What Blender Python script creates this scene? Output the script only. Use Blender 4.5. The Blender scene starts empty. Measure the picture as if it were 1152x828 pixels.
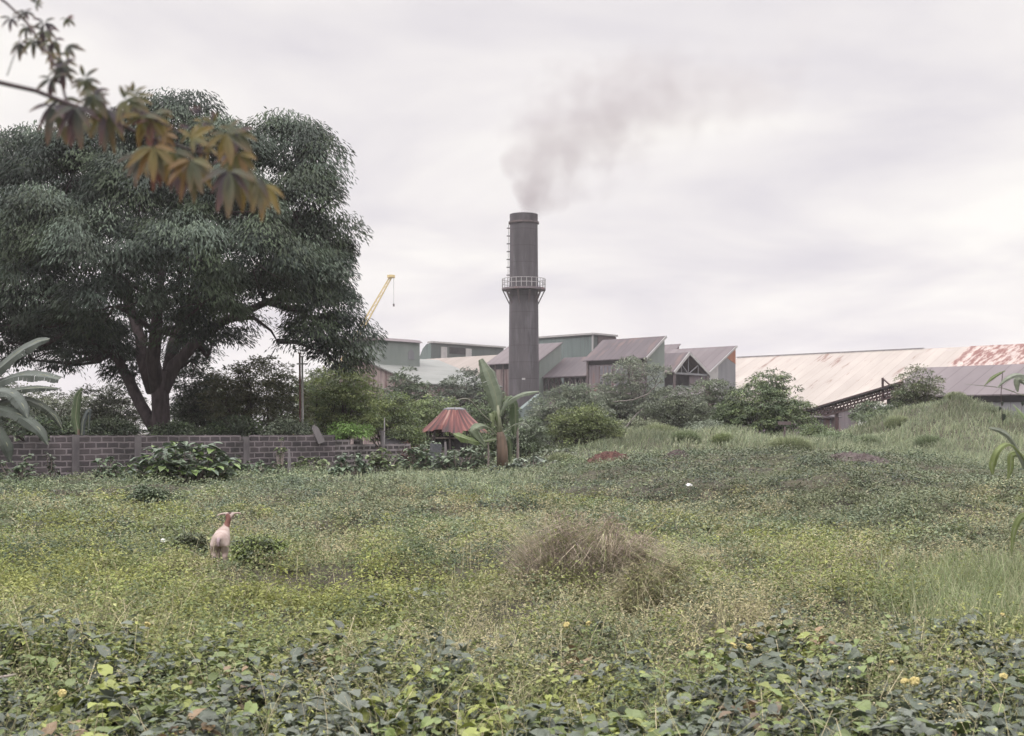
import bpy, math
import numpy as np
from mathutils import Vector

# ------------------------------------------------------------------ camera, world, sun, exposure
S = bpy.context.scene
C = S.collection
F, CX, HZ, HC = 1390.0, 576.0, 486.0, 2.0        # focal in photo pixels, centre column, horizon row, eye height
cam_d = bpy.data.cameras.new('camera')
cam = bpy.data.objects.new('camera', cam_d)
C.objects.link(cam)
cam.location = (0, 0, HC)
cam.rotation_euler = (math.radians(90), 0, 0)
cam_d.sensor_width = 36
cam_d.lens = 36 * F / 1152
cam_d.shift_y = (HZ - 414) / 1152
cam_d.clip_end = 9000
cam_d.dof.use_dof = True
cam_d.dof.focus_distance = 28
cam_d.dof.aperture_fstop = 4.6
S.camera = cam

SUN_EL, SUN_AZ = math.radians(52), math.radians(-140)   # azimuth measured from +Y towards +X
W = bpy.data.worlds.new('World')
S.world = W
W.use_nodes = True
nt = W.node_tree
nt.nodes.clear()
def wn(t, **k):
    n = nt.nodes.new(t)
    for a, v in k.items(): setattr(n, a, v)
    return n
wo = wn('ShaderNodeOutputWorld'); bg = wn('ShaderNodeBackground')
bg.inputs[1].default_value = 0.1
nt.links.new(bg.outputs[0], wo.inputs[0])
sky = wn('ShaderNodeTexSky', sky_type='NISHITA', sun_disc=False)
sky.sun_elevation = SUN_EL; sky.sun_rotation = SUN_AZ
tc = wn('ShaderNodeTexCoord'); sx = wn('ShaderNodeSeparateXYZ')
nt.links.new(tc.outputs['Generated'], sx.inputs[0])
def wm(op, a, b=None, c=None, clamp=False):
    n = wn('ShaderNodeMath', operation=op, use_clamp=clamp)
    for i, v in enumerate((a, b, c)):
        if v is None: continue
        if isinstance(v, (int, float)): n.inputs[i].default_value = v
        else: nt.links.new(v, n.inputs[i])
    return n.outputs[0]
zz = wm('MAXIMUM', sx.outputs[2], 0.0)
den = wm('ADD', zz, 0.16)
cx_, cy_ = wm('DIVIDE', sx.outputs[0], den), wm('DIVIDE', sx.outputs[1], den)
cb = wn('ShaderNodeCombineXYZ')
nt.links.new(cx_, cb.inputs[0]); nt.links.new(cy_, cb.inputs[1])
nz = wn('ShaderNodeTexNoise'); nz.inputs['Scale'].default_value = 1.15; nz.inputs['Detail'].default_value = 5
nz.inputs['Roughness'].default_value = 0.48; nz.inputs['Distortion'].default_value = 0.35
nt.links.new(cb.outputs[0], nz.inputs['Vector'])
cr = wn('ShaderNodeValToRGB')
cr.color_ramp.elements[0].position = 0.36; cr.color_ramp.elements[0].color = (0.70, 0.67, 0.708, 1)
cr.color_ramp.elements[1].position = 0.66; cr.color_ramp.elements[1].color = (0.985, 0.955, 0.905, 1)
e = cr.color_ramp.elements.new(0.51); e.color = (0.85, 0.815, 0.81, 1)
nt.links.new(nz.outputs[0], cr.inputs[0])
# overcast sky: the zenith is brighter than the band above the horizon
gr = wn('ShaderNodeMapRange'); gr.inputs[1].default_value = 0.34; gr.inputs[2].default_value = 0.80
gr.inputs[3].default_value = 1.0; gr.inputs[4].default_value = 4.1
nt.links.new(zz, gr.inputs[0])
sc = wn('ShaderNodeVectorMath', operation='SCALE')
nt.links.new(cr.outputs[0], sc.inputs[0])
nt.links.new(wm('MULTIPLY', gr.outputs[0], 10.0), sc.inputs['Scale'])
mxw = wn('ShaderNodeMixRGB'); mxw.inputs[0].default_value = 0.96
nt.links.new(sky.outputs[0], mxw.inputs[1]); nt.links.new(sc.outputs[0], mxw.inputs[2])
nt.links.new(mxw.outputs[0], bg.inputs[0])

sun_d = bpy.data.lights.new('sun', 'SUN')
sun_d.energy = 1.5; sun_d.angle = math.radians(14); sun_d.color = (1, 0.95, 0.9)
sun = bpy.data.objects.new('sun', sun_d); C.objects.link(sun)
d = Vector((math.sin(SUN_AZ) * math.cos(SUN_EL), math.cos(SUN_AZ) * math.cos(SUN_EL), math.sin(SUN_EL)))
sun.rotation_euler = d.to_track_quat('Z', 'Y').to_euler()

S.view_settings.view_transform = 'Standard'
S.view_settings.look = 'None'
S.view_settings.exposure = 0.06
S.render.engine = 'CYCLES'
cy = S.cycles
cy.use_denoising = True
cy.max_bounces = 6; cy.diffuse_bounces = 3; cy.glossy_bounces = 2; cy.transmission_bounces = 4
cy.volume_bounces = 1; cy.transparent_max_bounces = 8
cy.volume_step_rate = 0.35; cy.volume_max_steps = 256
cy.use_adaptive_sampling = True

rng = np.random.default_rng(7)
R = math.radians

# ------------------------------------------------------------------ pixel helpers, terrain
def P(px, py, Y):
    return np.array(((px - CX) * Y / F, Y, HC - (py - HZ) * Y / F))
def zat(py, Y):
    return HC - (py - HZ) * Y / F
def sm(a, b, v):
    t = np.clip((v - a) / (b - a), 0, 1)
    return t * t * (3 - 2 * t)
_wv = [(rng.normal(size=2), rng.uniform(0, 6.28)) for _ in range(40)]
def noise(x, y, freq, octv=3, seed=0):
    out = 0; amp = 1; tot = 0
    for o in range(octv):
        s = 0
        for k in range(5):
            (ax, ay), ph = _wv[(seed * 7 + o * 5 + k) % 40]
            n = math.hypot(ax, ay) + 1e-6
            s = s + np.sin((ax / n * x + ay / n * y) * freq * (1 + 0.23 * k) * 2 ** o + ph + seed)
        out = out + amp * s / 2.2; tot += amp; amp *= 0.55
    return out / tot
def hgt(x, y):
    x = np.asarray(x, float); y = np.asarray(y, float)
    fall = 1 - sm(82, 112, y)
    h = 0.42 * sm(15, 44, y) + 0.30 * sm(24, 49, y) * sm(0.5, 8, x) + 0.54 * sm(27, 40, y) * (1 - .75 * sm(42, 52, y)) * sm(-.02, .10, x / np.maximum(y, 1)) * (1 - sm(.27, .40, x / np.maximum(y, 1)))
    h = h + 1.05 * np.exp(-((x - 8.3) / 5.6) ** 2 / 2 - ((y - 63) / 5) ** 2 / 2)
    sxx = np.where(x < 25, 3.3, 2.9)
    h = h + 2.9 * np.exp(-((x - 25) / sxx) ** 2 / 2 - ((y - 71) / 7) ** 2 / 2)
    h = h + .20 * noise(x, y, .95, 2, 18) * sm(53, 58, y) * sm(3, 7, x)
    h = h + (.15 * noise(x, y, 1.05, 2, 23) + .12 * noise(x, y, .42, 2, 24)) * sm(7.5, 11, y) * (1 - sm(34, 46, y))
    h = h * fall
    return h + 0.07 * noise(x, y, 0.55, 3, 1) * sm(3, 8, y) * (1 - sm(70, 100, y))

# ------------------------------------------------------------------ materials
def nodes(name):
    m = bpy.data.materials.new(name); m.use_nodes = True
    t = m.node_tree; t.nodes.clear()
    o = t.nodes.new('ShaderNodeOutputMaterial'); b = t.nodes.new('ShaderNodeBsdfPrincipled')
    t.links.new(b.outputs[0], o.inputs[0])
    return m, t, b, o
def rgba(c): return (c[0], c[1], c[2], 1)
def nmat(name, c1, c2, scale=2.0, rough=0.85, stretch=(1, 1, 1), bump=0.0, c3=None, thr=0.62, scale3=0.8, stretch3=None,
         seam=0.0, seam_w=0.06, metal=0.0, detail=6, soft=0.08, seam_ax=0):
    """two-tone noise, an optional third tone in patches (rust, stains), optional sheet seams along local x"""
    m, t, b, o = nodes(name)
    N = t.nodes.new; L = t.links.new
    tc = N('ShaderNodeTexCoord'); mp = N('ShaderNodeMapping'); mp.inputs['Scale'].default_value = stretch
    L(tc.outputs['Object'], mp.inputs[0])
    n = N('ShaderNodeTexNoise'); n.inputs['Scale'].default_value = scale; n.inputs['Detail'].default_value = detail
    n.inputs['Roughness'].default_value = 0.62
    L(mp.outputs[0], n.inputs['Vector'])
    r = N('ShaderNodeValToRGB'); r.color_ramp.elements[0].position = 0.33; r.color_ramp.elements[1].position = 0.67
    r.color_ramp.elements[0].color = rgba(c1); r.color_ramp.elements[1].color = rgba(c2)
    L(n.outputs[0], r.inputs[0]); col = r.outputs[0]
    if c3 is not None:
        mp3 = N('ShaderNodeMapping'); mp3.inputs['Scale'].default_value = stretch3 or stretch
        mp3.inputs['Location'].default_value = (7.3, 3.1, 1.7)
        L(tc.outputs['Object'], mp3.inputs[0])
        n3 = N('ShaderNodeTexNoise'); n3.inputs['Scale'].default_value = scale3; n3.inputs['Detail'].default_value = 8
        n3.inputs['Roughness'].default_value = 0.68
        L(mp3.outputs[0], n3.inputs['Vector'])
        mr = N('ShaderNodeMapRange'); mr.inputs[1].default_value = thr - soft; mr.inputs[2].default_value = thr + soft
        L(n3.outputs[0], mr.inputs[0])
        mx = N('ShaderNodeMixRGB'); L(mr.outputs[0], mx.inputs[0]); L(col, mx.inputs[1]); mx.inputs[2].default_value = rgba(c3)
        col = mx.outputs[0]
    if seam > 0:
        sp = N('ShaderNodeSeparateXYZ'); L(tc.outputs['Object'], sp.inputs[0])
        dv = N('ShaderNodeMath'); dv.operation = 'DIVIDE'; L(sp.outputs[seam_ax], dv.inputs[0]); dv.inputs[1].default_value = seam
        fr = N('ShaderNodeMath'); fr.operation = 'FRACT'; L(dv.outputs[0], fr.inputs[0])
        lt = N('ShaderNodeMath'); lt.operation = 'LESS_THAN'; L(fr.outputs[0], lt.inputs[0]); lt.inputs[1].default_value = seam_w
        fl = N('ShaderNodeMath'); fl.operation = 'FLOOR'; L(dv.outputs[0], fl.inputs[0])
        wnz = N('ShaderNodeTexWhiteNoise'); wnz.noise_dimensions = '1D'; L(fl.outputs[0], wnz.inputs['W'])
        mr = N('ShaderNodeMapRange'); mr.inputs[3].default_value = 0.94; mr.inputs[4].default_value = 1.05
        L(wnz.outputs[0], mr.inputs[0])
        ml = N('ShaderNodeVectorMath'); ml.operation = 'SCALE'; L(col, ml.inputs[0]); L(mr.outputs[0], ml.inputs['Scale'])
        mx = N('ShaderNodeMixRGB'); mx.blend_type = 'MULTIPLY'; L(lt.outputs[0], mx.inputs[0]); L(ml.outputs[0], mx.inputs[1])
        mx.inputs[2].default_value = (0.62, 0.58, 0.58, 1); col = mx.outputs[0]
    L(col, b.inputs['Base Color'])
    b.inputs['Roughness'].default_value = rough; b.inputs['Metallic'].default_value = metal
    if bump:
        bp = N('ShaderNodeBump'); bp.inputs['Strength'].default_value = bump; bp.inputs['Distance'].default_value = 0.05
        L(n.outputs[0], bp.inputs['Height']); L(bp.outputs[0], b.inputs['Normal'])
    return m
def leafmat(name, rough=0.5, trans=0.25, spec=0.5):
    """leaf colours come from the 'col' attribute: one colour per leaf"""
    m, t, b, o = nodes(name)
    N = t.nodes.new; L = t.links.new
    a = N('ShaderNodeAttribute'); a.attribute_name = 'col'
    L(a.outputs['Color'], b.inputs['Base Color'])
    b.inputs['Roughness'].default_value = rough; b.inputs['Specular IOR Level'].default_value = spec
    if trans > 0:
        tr = N('ShaderNodeBsdfTranslucent'); L(a.outputs['Color'], tr.inputs[0])
        mx = N('ShaderNodeMixShader'); mx.inputs[0].default_value = trans
        L(b.outputs[0], mx.inputs[1]); L(tr.outputs[0], mx.inputs[2]); L(mx.outputs[0], o.inputs[0])
    return m
M_leaf = leafmat('leaf_satin', 0.5, 0.18, 0.5)
M_gloss = leafmat('leaf_waxy', 0.46, 0.12, 0.5)
M_matte = leafmat('leaf_matte', 0.62, 0.15, 0.3)
M_dry = leafmat('dry_stem', 0.9, 0.15, 0.1)
M_grass = leafmat('grass_blade', 0.6, 0.25, 0.3)
M_bark = nmat('bark', (0.035, 0.026, 0.029), (0.085, 0.065, 0.068), 5, 0.95, (1, 1, 0.25), 0.6)
M_bark_pale = nmat('bark_pale', (0.16, 0.13, 0.12), (0.30, 0.26, 0.24), 4, 0.95, (1, 1, 0.3), 0.4)
M_soil = nmat('field_soil', (0.03, 0.026, 0.018), (0.065, 0.058, 0.036), 1.2, 1.0, bump=0.5, c3=(0.05, 0.06, 0.025), thr=0.55, scale3=0.25)

# ------------------------------------------------------------------ mesh helpers
def link(name, me, mat=None, parent=None):
    o = bpy.data.objects.new(name, me); C.objects.link(o)
    if mat is not None: me.materials.append(mat)
    if parent is not None: o.parent = parent
    return o
def tag(o, label=None, cat=None, group=None, kind=None):
    if label: o['label'] = label
    if cat: o['category'] = cat
    if group: o['group'] = group
    if kind: o['kind'] = kind
    return o
def thing(name, label, cat, loc=(0, 0, 0), rz=0, group=None):
    o = bpy.data.objects.new(name, None); C.objects.link(o)
    o.location = tuple(float(v) for v in loc); o.rotation_euler = (0, 0, rz)
    o.empty_display_size = 0.2
    return tag(o, label, cat, group)
def npmesh(name, V, T, col=None, smooth=False):
    """V (n,3), T (m,3 or 4) -> mesh; col (n,3) -> point colour attribute"""
    V = np.ascontiguousarray(V, np.float32); T = np.ascontiguousarray(T, np.int32)
    k = T.shape[1]
    me = bpy.data.meshes.new(name)
    me.vertices.add(len(V)); me.vertices.foreach_set('co', V.ravel())
    me.loops.add(T.size); me.loops.foreach_set('vertex_index', T.ravel())
    me.polygons.add(len(T)); me.polygons.foreach_set('loop_start', np.arange(0, T.size, k, dtype=np.int32))
    me.polygons.foreach_set('use_smooth', np.full(len(T), smooth))
    me.update(calc_edges=True)
    if col is not None:
        a = me.attributes.new('col', 'FLOAT_COLOR', 'POINT')
        c4 = np.ones((len(V), 4), np.float32); c4[:, :3] = col
        a.data.foreach_set('color', c4.ravel())
    return me
def unit(v):
    return v / (np.linalg.norm(v, axis=-1, keepdims=True) + 1e-9)
class Bag:
    """collects leaf and blade shapes (triangles) with colours into one mesh"""
    def __init__(s): s.V = []; s.T = []; s.K = []; s.n = 0
    def add(s, V, T, K):
        s.V.append(V.reshape(-1, 3)); s.T.append(T.reshape(-1, 3) + s.n); s.K.append(K.reshape(-1, 3)); s.n += V.size // 3
    def leaves(s, Pp, D, Nn, L, Wd, col, fold=0.16, droop=0.12):
        n = len(Pp); D = unit(D); Sd = unit(np.cross(D, Nn)); U = np.cross(Sd, D)
        L = np.broadcast_to(L, n)[:, None]; Wd = np.broadcast_to(Wd, n)[:, None]
        mid = Pp + 0.45 * L * D
        V = np.stack([Pp, mid + 0.5 * Wd * Sd + fold * Wd * U, Pp + L * D - droop * L * U, mid - 0.5 * Wd * Sd + fold * Wd * U], 1)
        b = (np.arange(n) * 4)[:, None]
        T = np.concatenate([b + np.array([0, 1, 2]), b + np.array([0, 2, 3])], 1)
        s.add(V, T, np.repeat(col[:, None], 4, 1))
    def broad(s, Pp, D, Nn, L, Wd, col, fold=0.10, droop=0.10, heart=0.12):
        """ovate leaf with a midrib: 9 vertices"""
        n = len(Pp); D = unit(D); Sd = unit(np.cross(D, Nn)); U = np.cross(Sd, D)
        L = np.broadcast_to(L, n)[:, None]; Wd = np.broadcast_to(Wd, n)[:, None]
        def pt(a, w, u): return Pp + a * L * D + w * Wd * Sd + u * Wd * U
        V = np.stack([pt(0, 0, 0), pt(-heart, .26, .02), pt(.22, .5, fold), pt(.6, .38, fold * .7), pt(1, 0, -droop * 2),
                      pt(.6, -.38, fold * .7), pt(.22, -.5, fold), pt(-heart, -.26, .02), pt(.5, 0, -fold * .5)], 1)
        tri = [(0, 1, 2), (0, 2, 8), (8, 2, 3), (8, 3, 4), (8, 4, 5), (8, 5, 6), (0, 8, 6), (0, 6, 7)]
        b = (np.arange(n) * 9)[:, None]
        T = np.concatenate([b + np.array(t) for t in tri], 1)
        s.add(V, T, np.repeat(col[:, None], 9, 1))
    def blades(s, Pp, H, lean, Wd, col, curl=1.0):
        """grass blades: upright then bending over along lean (n,2)"""
        n = len(Pp); H = np.broadcast_to(H, n)[:, None]; Wd = np.broadcast_to(Wd, n)[:, None]
        l3 = np.concatenate([lean, np.zeros((n, 1))], 1)
        th = rng.uniform(0, 6.28, n); Sd = np.stack([np.cos(th), np.sin(th), 0 * th], 1)
        up = np.array([0, 0, 1.0])
        m1 = Pp + H * (0.5 * up + 0.25 * l3); m2 = Pp + H * (0.85 * up * 1 + 0.7 * l3 * curl)
        tip = Pp + H * (0.98 * up - 0.25 * curl * np.linalg.norm(l3, axis=1, keepdims=True) * up + 1.25 * l3 * curl)
        V = np.stack([Pp - .5 * Wd * Sd, Pp + .5 * Wd * Sd, m1 - .45 * Wd * Sd, m1 + .45 * Wd * Sd, m2 - .3 * Wd * Sd, m2 + .3 * Wd * Sd, tip], 1)
        b = (np.arange(n) * 7)[:, None]
        T = np.concatenate([b + np.array(t) for t in ((0, 1, 3), (0, 3, 2), (2, 3, 5), (2, 5, 4), (4, 5, 6))], 1)
        s.add(V, T, np.repeat(col[:, None], 7, 1))
    def build(s, name, mat, parent=None):
        me = npmesh(name, np.concatenate(s.V), np.concatenate(s.T), np.concatenate(s.K))
        return link(name, me, mat, parent)
VEG = np.array((1.42, 1.46, 1.40))
def pal(cols, n, jit=0.18, w=None):
    c = np.array(cols, float); i = rng.choice(len(c), n, p=w)
    j = np.clip(i + 1, 0, len(c) - 1); t = rng.uniform(0, 0.35, n)[:, None]
    return np.clip(VEG * (c[i] * (1 - t) + c[j] * t) * (1 + rng.normal(0, jit, n))[:, None], 0.004, 0.9)

class MB:
    """hard-surface mesh collector (boxes, beams, tubes, slabs) -> ONE object"""
    def __init__(s): s.v = []; s.f = []
    def add(s, v, f):
        o = len(s.v); s.v += [tuple(float(c) for c in p) for p in v]; s.f += [tuple(i + o for i in q) for q in f]; return s
    def box(s, a, b):
        (x0, y0, z0), (x1, y1, z1) = a, b
        return s.add([(x0, y0, z0), (x1, y0, z0), (x1, y1, z0), (x0, y1, z0), (x0, y0, z1), (x1, y0, z1), (x1, y1, z1), (x0, y1, z1)],
                     [(0, 3, 2, 1), (4, 5, 6, 7), (0, 1, 5, 4), (1, 2, 6, 5), (2, 3, 7, 6), (3, 0, 4, 7)])
    def prism_x(s, prof, x0, x1):
        """profile of (y, z) points extruded along x"""
        n = len(prof)
        return s.add([(x0, y, z) for y, z in prof] + [(x1, y, z) for y, z in prof],
                     [tuple(range(n))[::-1], tuple(range(n, 2 * n))] + [(i, (i + 1) % n, n + (i + 1) % n, n + i) for i in range(n)])
    def prism_y(s, prof, y0, y1):
        """profile of (x, z) points extruded along y"""
        n = len(prof)
        return s.add([(x, y0, z) for x, z in prof] + [(x, y1, z) for x, z in prof],
                     [tuple(range(n)), tuple(range(n, 2 * n))[::-1]] + [((i + 1) % n, i, n + i, n + (i + 1) % n) for i in range(n)])
    def beam(s, a, b, w, h=None):
        a = Vector(a); b = Vector(b); h = h or w
        dd = (b - a).normalized(); up = Vector((0, 0, 1)) if abs(dd.z) < 0.95 else Vector((0, 1, 0))
        sd = dd.cross(up).normalized(); u = sd.cross(dd)
        q = [sd * w / 2 * i + u * h / 2 * j for i, j in ((-1, -1), (1, -1), (1, 1), (-1, 1))]
        return s.add([a + p for p in q] + [b + p for p in q],
                     [(3, 2, 1, 0), (4, 5, 6, 7), (0, 1, 5, 4), (1, 2, 6, 5), (2, 3, 7, 6), (3, 0, 4, 7)])
    def tube(s, pts, rad, n=8):
        pts = [Vector(tuple(float(c) for c in p)) for p in pts]
        if not hasattr(rad, '__len__'): rad = [rad] * len(pts)
        v = []; f = []; ref = None
        for i, p in enumerate(pts):
            dd = (pts[min(i + 1, len(pts) - 1)] - pts[max(i - 1, 0)]).normalized()
            if ref is None: ref = dd.orthogonal().normalized()
            a = (ref - dd * ref.dot(dd)).normalized(); ref = a; b = dd.cross(a)
            v += [p + (a * math.cos(k * 6.2832 / n) + b * math.sin(k * 6.2832 / n)) * rad[i] for k in range(n)]
        for i in range(len(pts) - 1):
            for k in range(n):
                f.append((i * n + k, i * n + (k + 1) % n, (i + 1) * n + (k + 1) % n, (i + 1) * n + k))
        f.append(tuple(range(n))[::-1]); f.append(tuple(range((len(pts) - 1) * n, len(pts) * n)))
        return s.add(v, f)
    def lathe(s, prof, n=32, c=(0, 0)):
        v = []; f = []
        for r, z in prof: v += [(c[0] + r * math.cos(k * 6.2832 / n), c[1] + r * math.sin(k * 6.2832 / n), z) for k in range(n)]
        for i in range(len(prof) - 1):
            for k in range(n): f.append((i * n + k, i * n + (k + 1) % n, (i + 1) * n + (k + 1) % n, (i + 1) * n + k))
        return s.add(v, f)
    def build(s, name, mat, parent=None, smooth=False):
        me = bpy.data.meshes.new(name); me.from_pydata(s.v, [], s.f); me.update()
        if smooth: me.polygons.foreach_set('use_smooth', np.full(len(me.polygons), True))
        return link(name, me, mat, parent)

# ------------------------------------------------------------------ ground
def axis(lo, hi, step, far):
    a = list(np.arange(lo, hi, step)); s = step; v = hi
    while v < far: a.append(v); s *= 1.35; v += s
    a.append(far); s = step; v = lo; pre = []
    while v > -far: s *= 1.35; v -= s; pre.append(v)
    return np.array(pre[::-1] + a)
gx, gy = axis(-50, 50, 0.6, 1500), axis(-12, 112, 0.6, 1500)
GX, GY = np.meshgrid(gx, gy)
GV = np.stack([GX, GY, hgt(GX, GY)], -1).reshape(-1, 3)
nx, ny = len(gx), len(gy)
ii, jj = np.meshgrid(np.arange(nx - 1), np.arange(ny - 1))
b0 = (jj * nx + ii).ravel()
tag(link('ground', npmesh('ground', GV, np.stack([b0, b0 + 1, b0 + nx + 1, b0 + nx], 1), smooth=True), M_soil), kind='structure')

# ------------------------------------------------------------------ factory: shared axes
A = R(43)
E1 = np.array((math.cos(A), -math.sin(A))); E2 = np.array((math.sin(A), math.cos(A)))
def along(p, dr, px):
    k = (px - CX) / F
    return (k * p[1] - p[0]) / (dr[0] - k * dr[1])
GR = dict(c1=(0.20, 0.17, 0.185), c2=(0.29, 0.255, 0.265))
M_roof_mauve = nmat('roof_mauve_sheet', (0.062, 0.050, 0.058), (0.10, 0.083, 0.092), 0.5, 0.75, (1, 0.25, 0.25), c3=(0.17, 0.105, 0.09), thr=0.62, scale3=0.5, seam=1.0, seam_w=0.08)
M_roof_mauve2 = nmat('roof_mauve_pale_sheet', (0.105, 0.086, 0.094), (0.145, 0.123, 0.13), 0.4, 0.75, (1, 0.2, 0.2), seam=1.6, seam_w=0.07)
M_roof_green = nmat('roof_grey_green_sheet', (0.15, 0.16, 0.152), (0.205, 0.213, 0.203), 0.4, 0.7, (1, 0.3, 0.3), seam=2.4, seam_w=0.03)
M_roof_tan = nmat('roof_tan_sheet', (0.20, 0.172, 0.153), (0.255, 0.222, 0.20), 0.3, 0.75, (1, 0.2, 0.2), seam=3.0, seam_w=0.03)
M_roof_cream = nmat('roof_cream_sheet', (0.27, 0.238, 0.215), (0.335, 0.298, 0.272), 0.25, 0.7, (1, 0.3, 0.3), c3=(0.15, 0.08, 0.062), thr=0.615,
                    scale3=0.42, stretch3=(1.7, 0.22, 0.22), seam=2.2, seam_w=0.035, soft=0.03)
M_roof_rusty = nmat('roof_rusty_sheet', (0.33, 0.27, 0.25), (0.40, 0.34, 0.31), 0.5, 0.8, (1, 0.3, 0.3), c3=(0.15, 0.055, 0.045), thr=0.50,
                    scale3=1.0, stretch3=(1.1, 0.34, 0.34), seam=1.1, seam_w=0.06, soft=0.05)
M_teal = nmat('wall_teal_sheet', (0.105, 0.138, 0.135), (0.14, 0.175, 0.17), 0.5, 0.7, (1, 1, 0.2), c3=(0.08, 0.105, 0.105), thr=0.62, scale3=0.6, seam=0.9, seam_w=0.05)
M_teal_pale = nmat('wall_teal_pale_sheet', (0.14, 0.165, 0.152), (0.18, 0.205, 0.19), 0.6, 0.75, (1, 1, 0.2), seam=1.2, seam_w=0.05)
M_wall_mauve = nmat('wall_mauve_sheet', (0.115, 0.097, 0.112), (0.18, 0.152, 0.163), 0.8, 0.85, (1, 1, 0.2), c3=(0.17, 0.095, 0.085), thr=0.6, scale3=0.9, stretch3=(1.5, 1.5, 0.3), seam=0.8, seam_w=0.08)
M_wall_rusty = nmat('wall_rust_streaked_sheet', (0.185, 0.145, 0.142), (0.26, 0.21, 0.20), 1.0, 0.85, (1, 1, 0.15), c3=(0.085, 0.045, 0.045), thr=0.56, scale3=1.0, stretch3=(1.6, 1.6, 0.14), seam=1.6, seam_w=0.10)
M_wall_grey = nmat('wall_blue_grey_sheet', (0.15, 0.152, 0.167), (0.195, 0.195, 0.208), 0.8, 0.8, (1, 1, 0.2), seam=1.0, seam_w=0.06)
M_rust = nmat('rust', (0.26, 0.10, 0.06), (0.36, 0.17, 0.11), 1.5, 0.9)
M_dark = nmat('dark_interior', (0.018, 0.017, 0.02), (0.045, 0.04, 0.045), 1.0, 0.9)  # near-black; inside open sheds it stands for the shade there
M_steel = nmat('steel_dark', (0.06, 0.05, 0.055), (0.115, 0.085, 0.085), 2, 0.7)
M_pale = nmat('trim_pale', (0.30, 0.29, 0.295), (0.38, 0.37, 0.365), 1, 0.7)
M_glass = nmat('window_grey', (0.10, 0.10, 0.12), (0.17, 0.16, 0.18), 2, 0.3)

def frame(p0): return (p0[0], p0[1], 0), -A
def slab(pts, th):
    """roof plane given by 4 local points (counter-clockwise from above) with thickness"""
    m = MB(); q = [Vector(p) for p in pts]; dn = Vector((0, 0, -th))
    m.add(list(q) + [p + dn for p in q], [(0, 1, 2, 3), (7, 6, 5, 4)] + [((i + 1) % 4, i, 4 + i, 4 + (i + 1) % 4) for i in range(4)])
    return m
def mono(name, label, cat, E, Rg, Lpx, roofm, wallm, zb=0.0, over=0.5, gable=None, wall_top=None, fascia=None):
    """shed with one roof slope falling towards the camera; E eave right corner (px,py,Y), Rg ridge right end (px,py)"""
    p0 = P(*E); t = along(p0, E2, Rg[0]); zr = zat(Rg[1], E[2] + t * E2[1]); L = -along(p0, E1, Lpx); ze = p0[2]
    loc, rz = frame(p0); o = thing(name, label, cat, loc, rz)
    k = (zr - ze) / t
    slab([(-L - over, -over, ze - k * over), (over * .6, -over, ze - k * over), (over * .6, t + .1, zr + k * .1), (-L - over, t + .1, zr + k * .1)], 0.14).build('roof', roofm, o)
    wt = 0 if wall_top is None else wall_top
    m = MB()
    if wall_top is None:
        m.prism_x([(0, zb), (t, zb), (t, zr - .16), (0, ze - .16)], -L, 0)
        m.build('wall', wallm, o)
    if gable is not None:
        MB().prism_x([(0.02, zb), (t + .01, zb), (t + .01, zr - .15), (0.02, ze - .15)], 0.002, 0.08).build('gable_wall', gable, o)
    if fascia is not None:
        MB().beam((over * .6 + .06, -over, ze - k * over - .1), (over * .6 + .06, t + .1, zr + k * .1 - .1), 0.1, 0.32).build('barge_board', fascia, o)
    return o, dict(t=t, zr=zr, ze=ze, L=L, k=k)

# long cream warehouse (right)
p0 = P(905, 458, 225); loc, rz = frame(p0)
wh = thing('warehouse', 'long warehouse with cream sheet roof and rust streaks, behind the conveyor', 'warehouse', loc, rz)
t = 27.0; pr = p0[:2] + t * E2; zr = zat(395, pr[1]); k = (zr - p0[2]) / t
sL = along((pr[0], pr[1]), E1, 829); sM = along((pr[0], pr[1]), E1, 1091); sR = 62
slab([(sL, -.5, p0[2] - k * .5), (sM, -.5, p0[2] - k * .5), (sM, t, zr), (sL, t, zr)], .15).build('roof', M_roof_cream, wh)
rr = slab([(sM + .01, -.5, p0[2] - k * .5 + .06), (sR, -.5, p0[2] - k * .5 + .06), (sR, t, zr + .06), (sM + .01, t, zr + .06)], .15).build('roof', M_roof_rusty, wh)
rr['label'] = 'red-rusted end of the cream roof'
slab([(sL, t + .01, zr), (sR, t + .01, zr), (sR, 2 * t, p0[2]), (sL, 2 * t, p0[2])], .15).build('roof', M_roof_tan, wh)
MB().prism_x([(0, 0), (2 * t, 0), (2 * t, p0[2] - .2), (t, zr - .2), (0, p0[2] - .2)], sL + .4, sR - .4).build('wall', M_wall_mauve, wh)
MB().beam((sL, t, zr + .12), (sM - 9, t, zr + .12), .5, .12).build('ridge_cap', M_roof_mauve2, wh); MB().beam((sM + 12, t, zr + .26), (sR, t, zr + .26), .5, .25).build('ridge_cap', M_roof_mauve2, wh)
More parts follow.
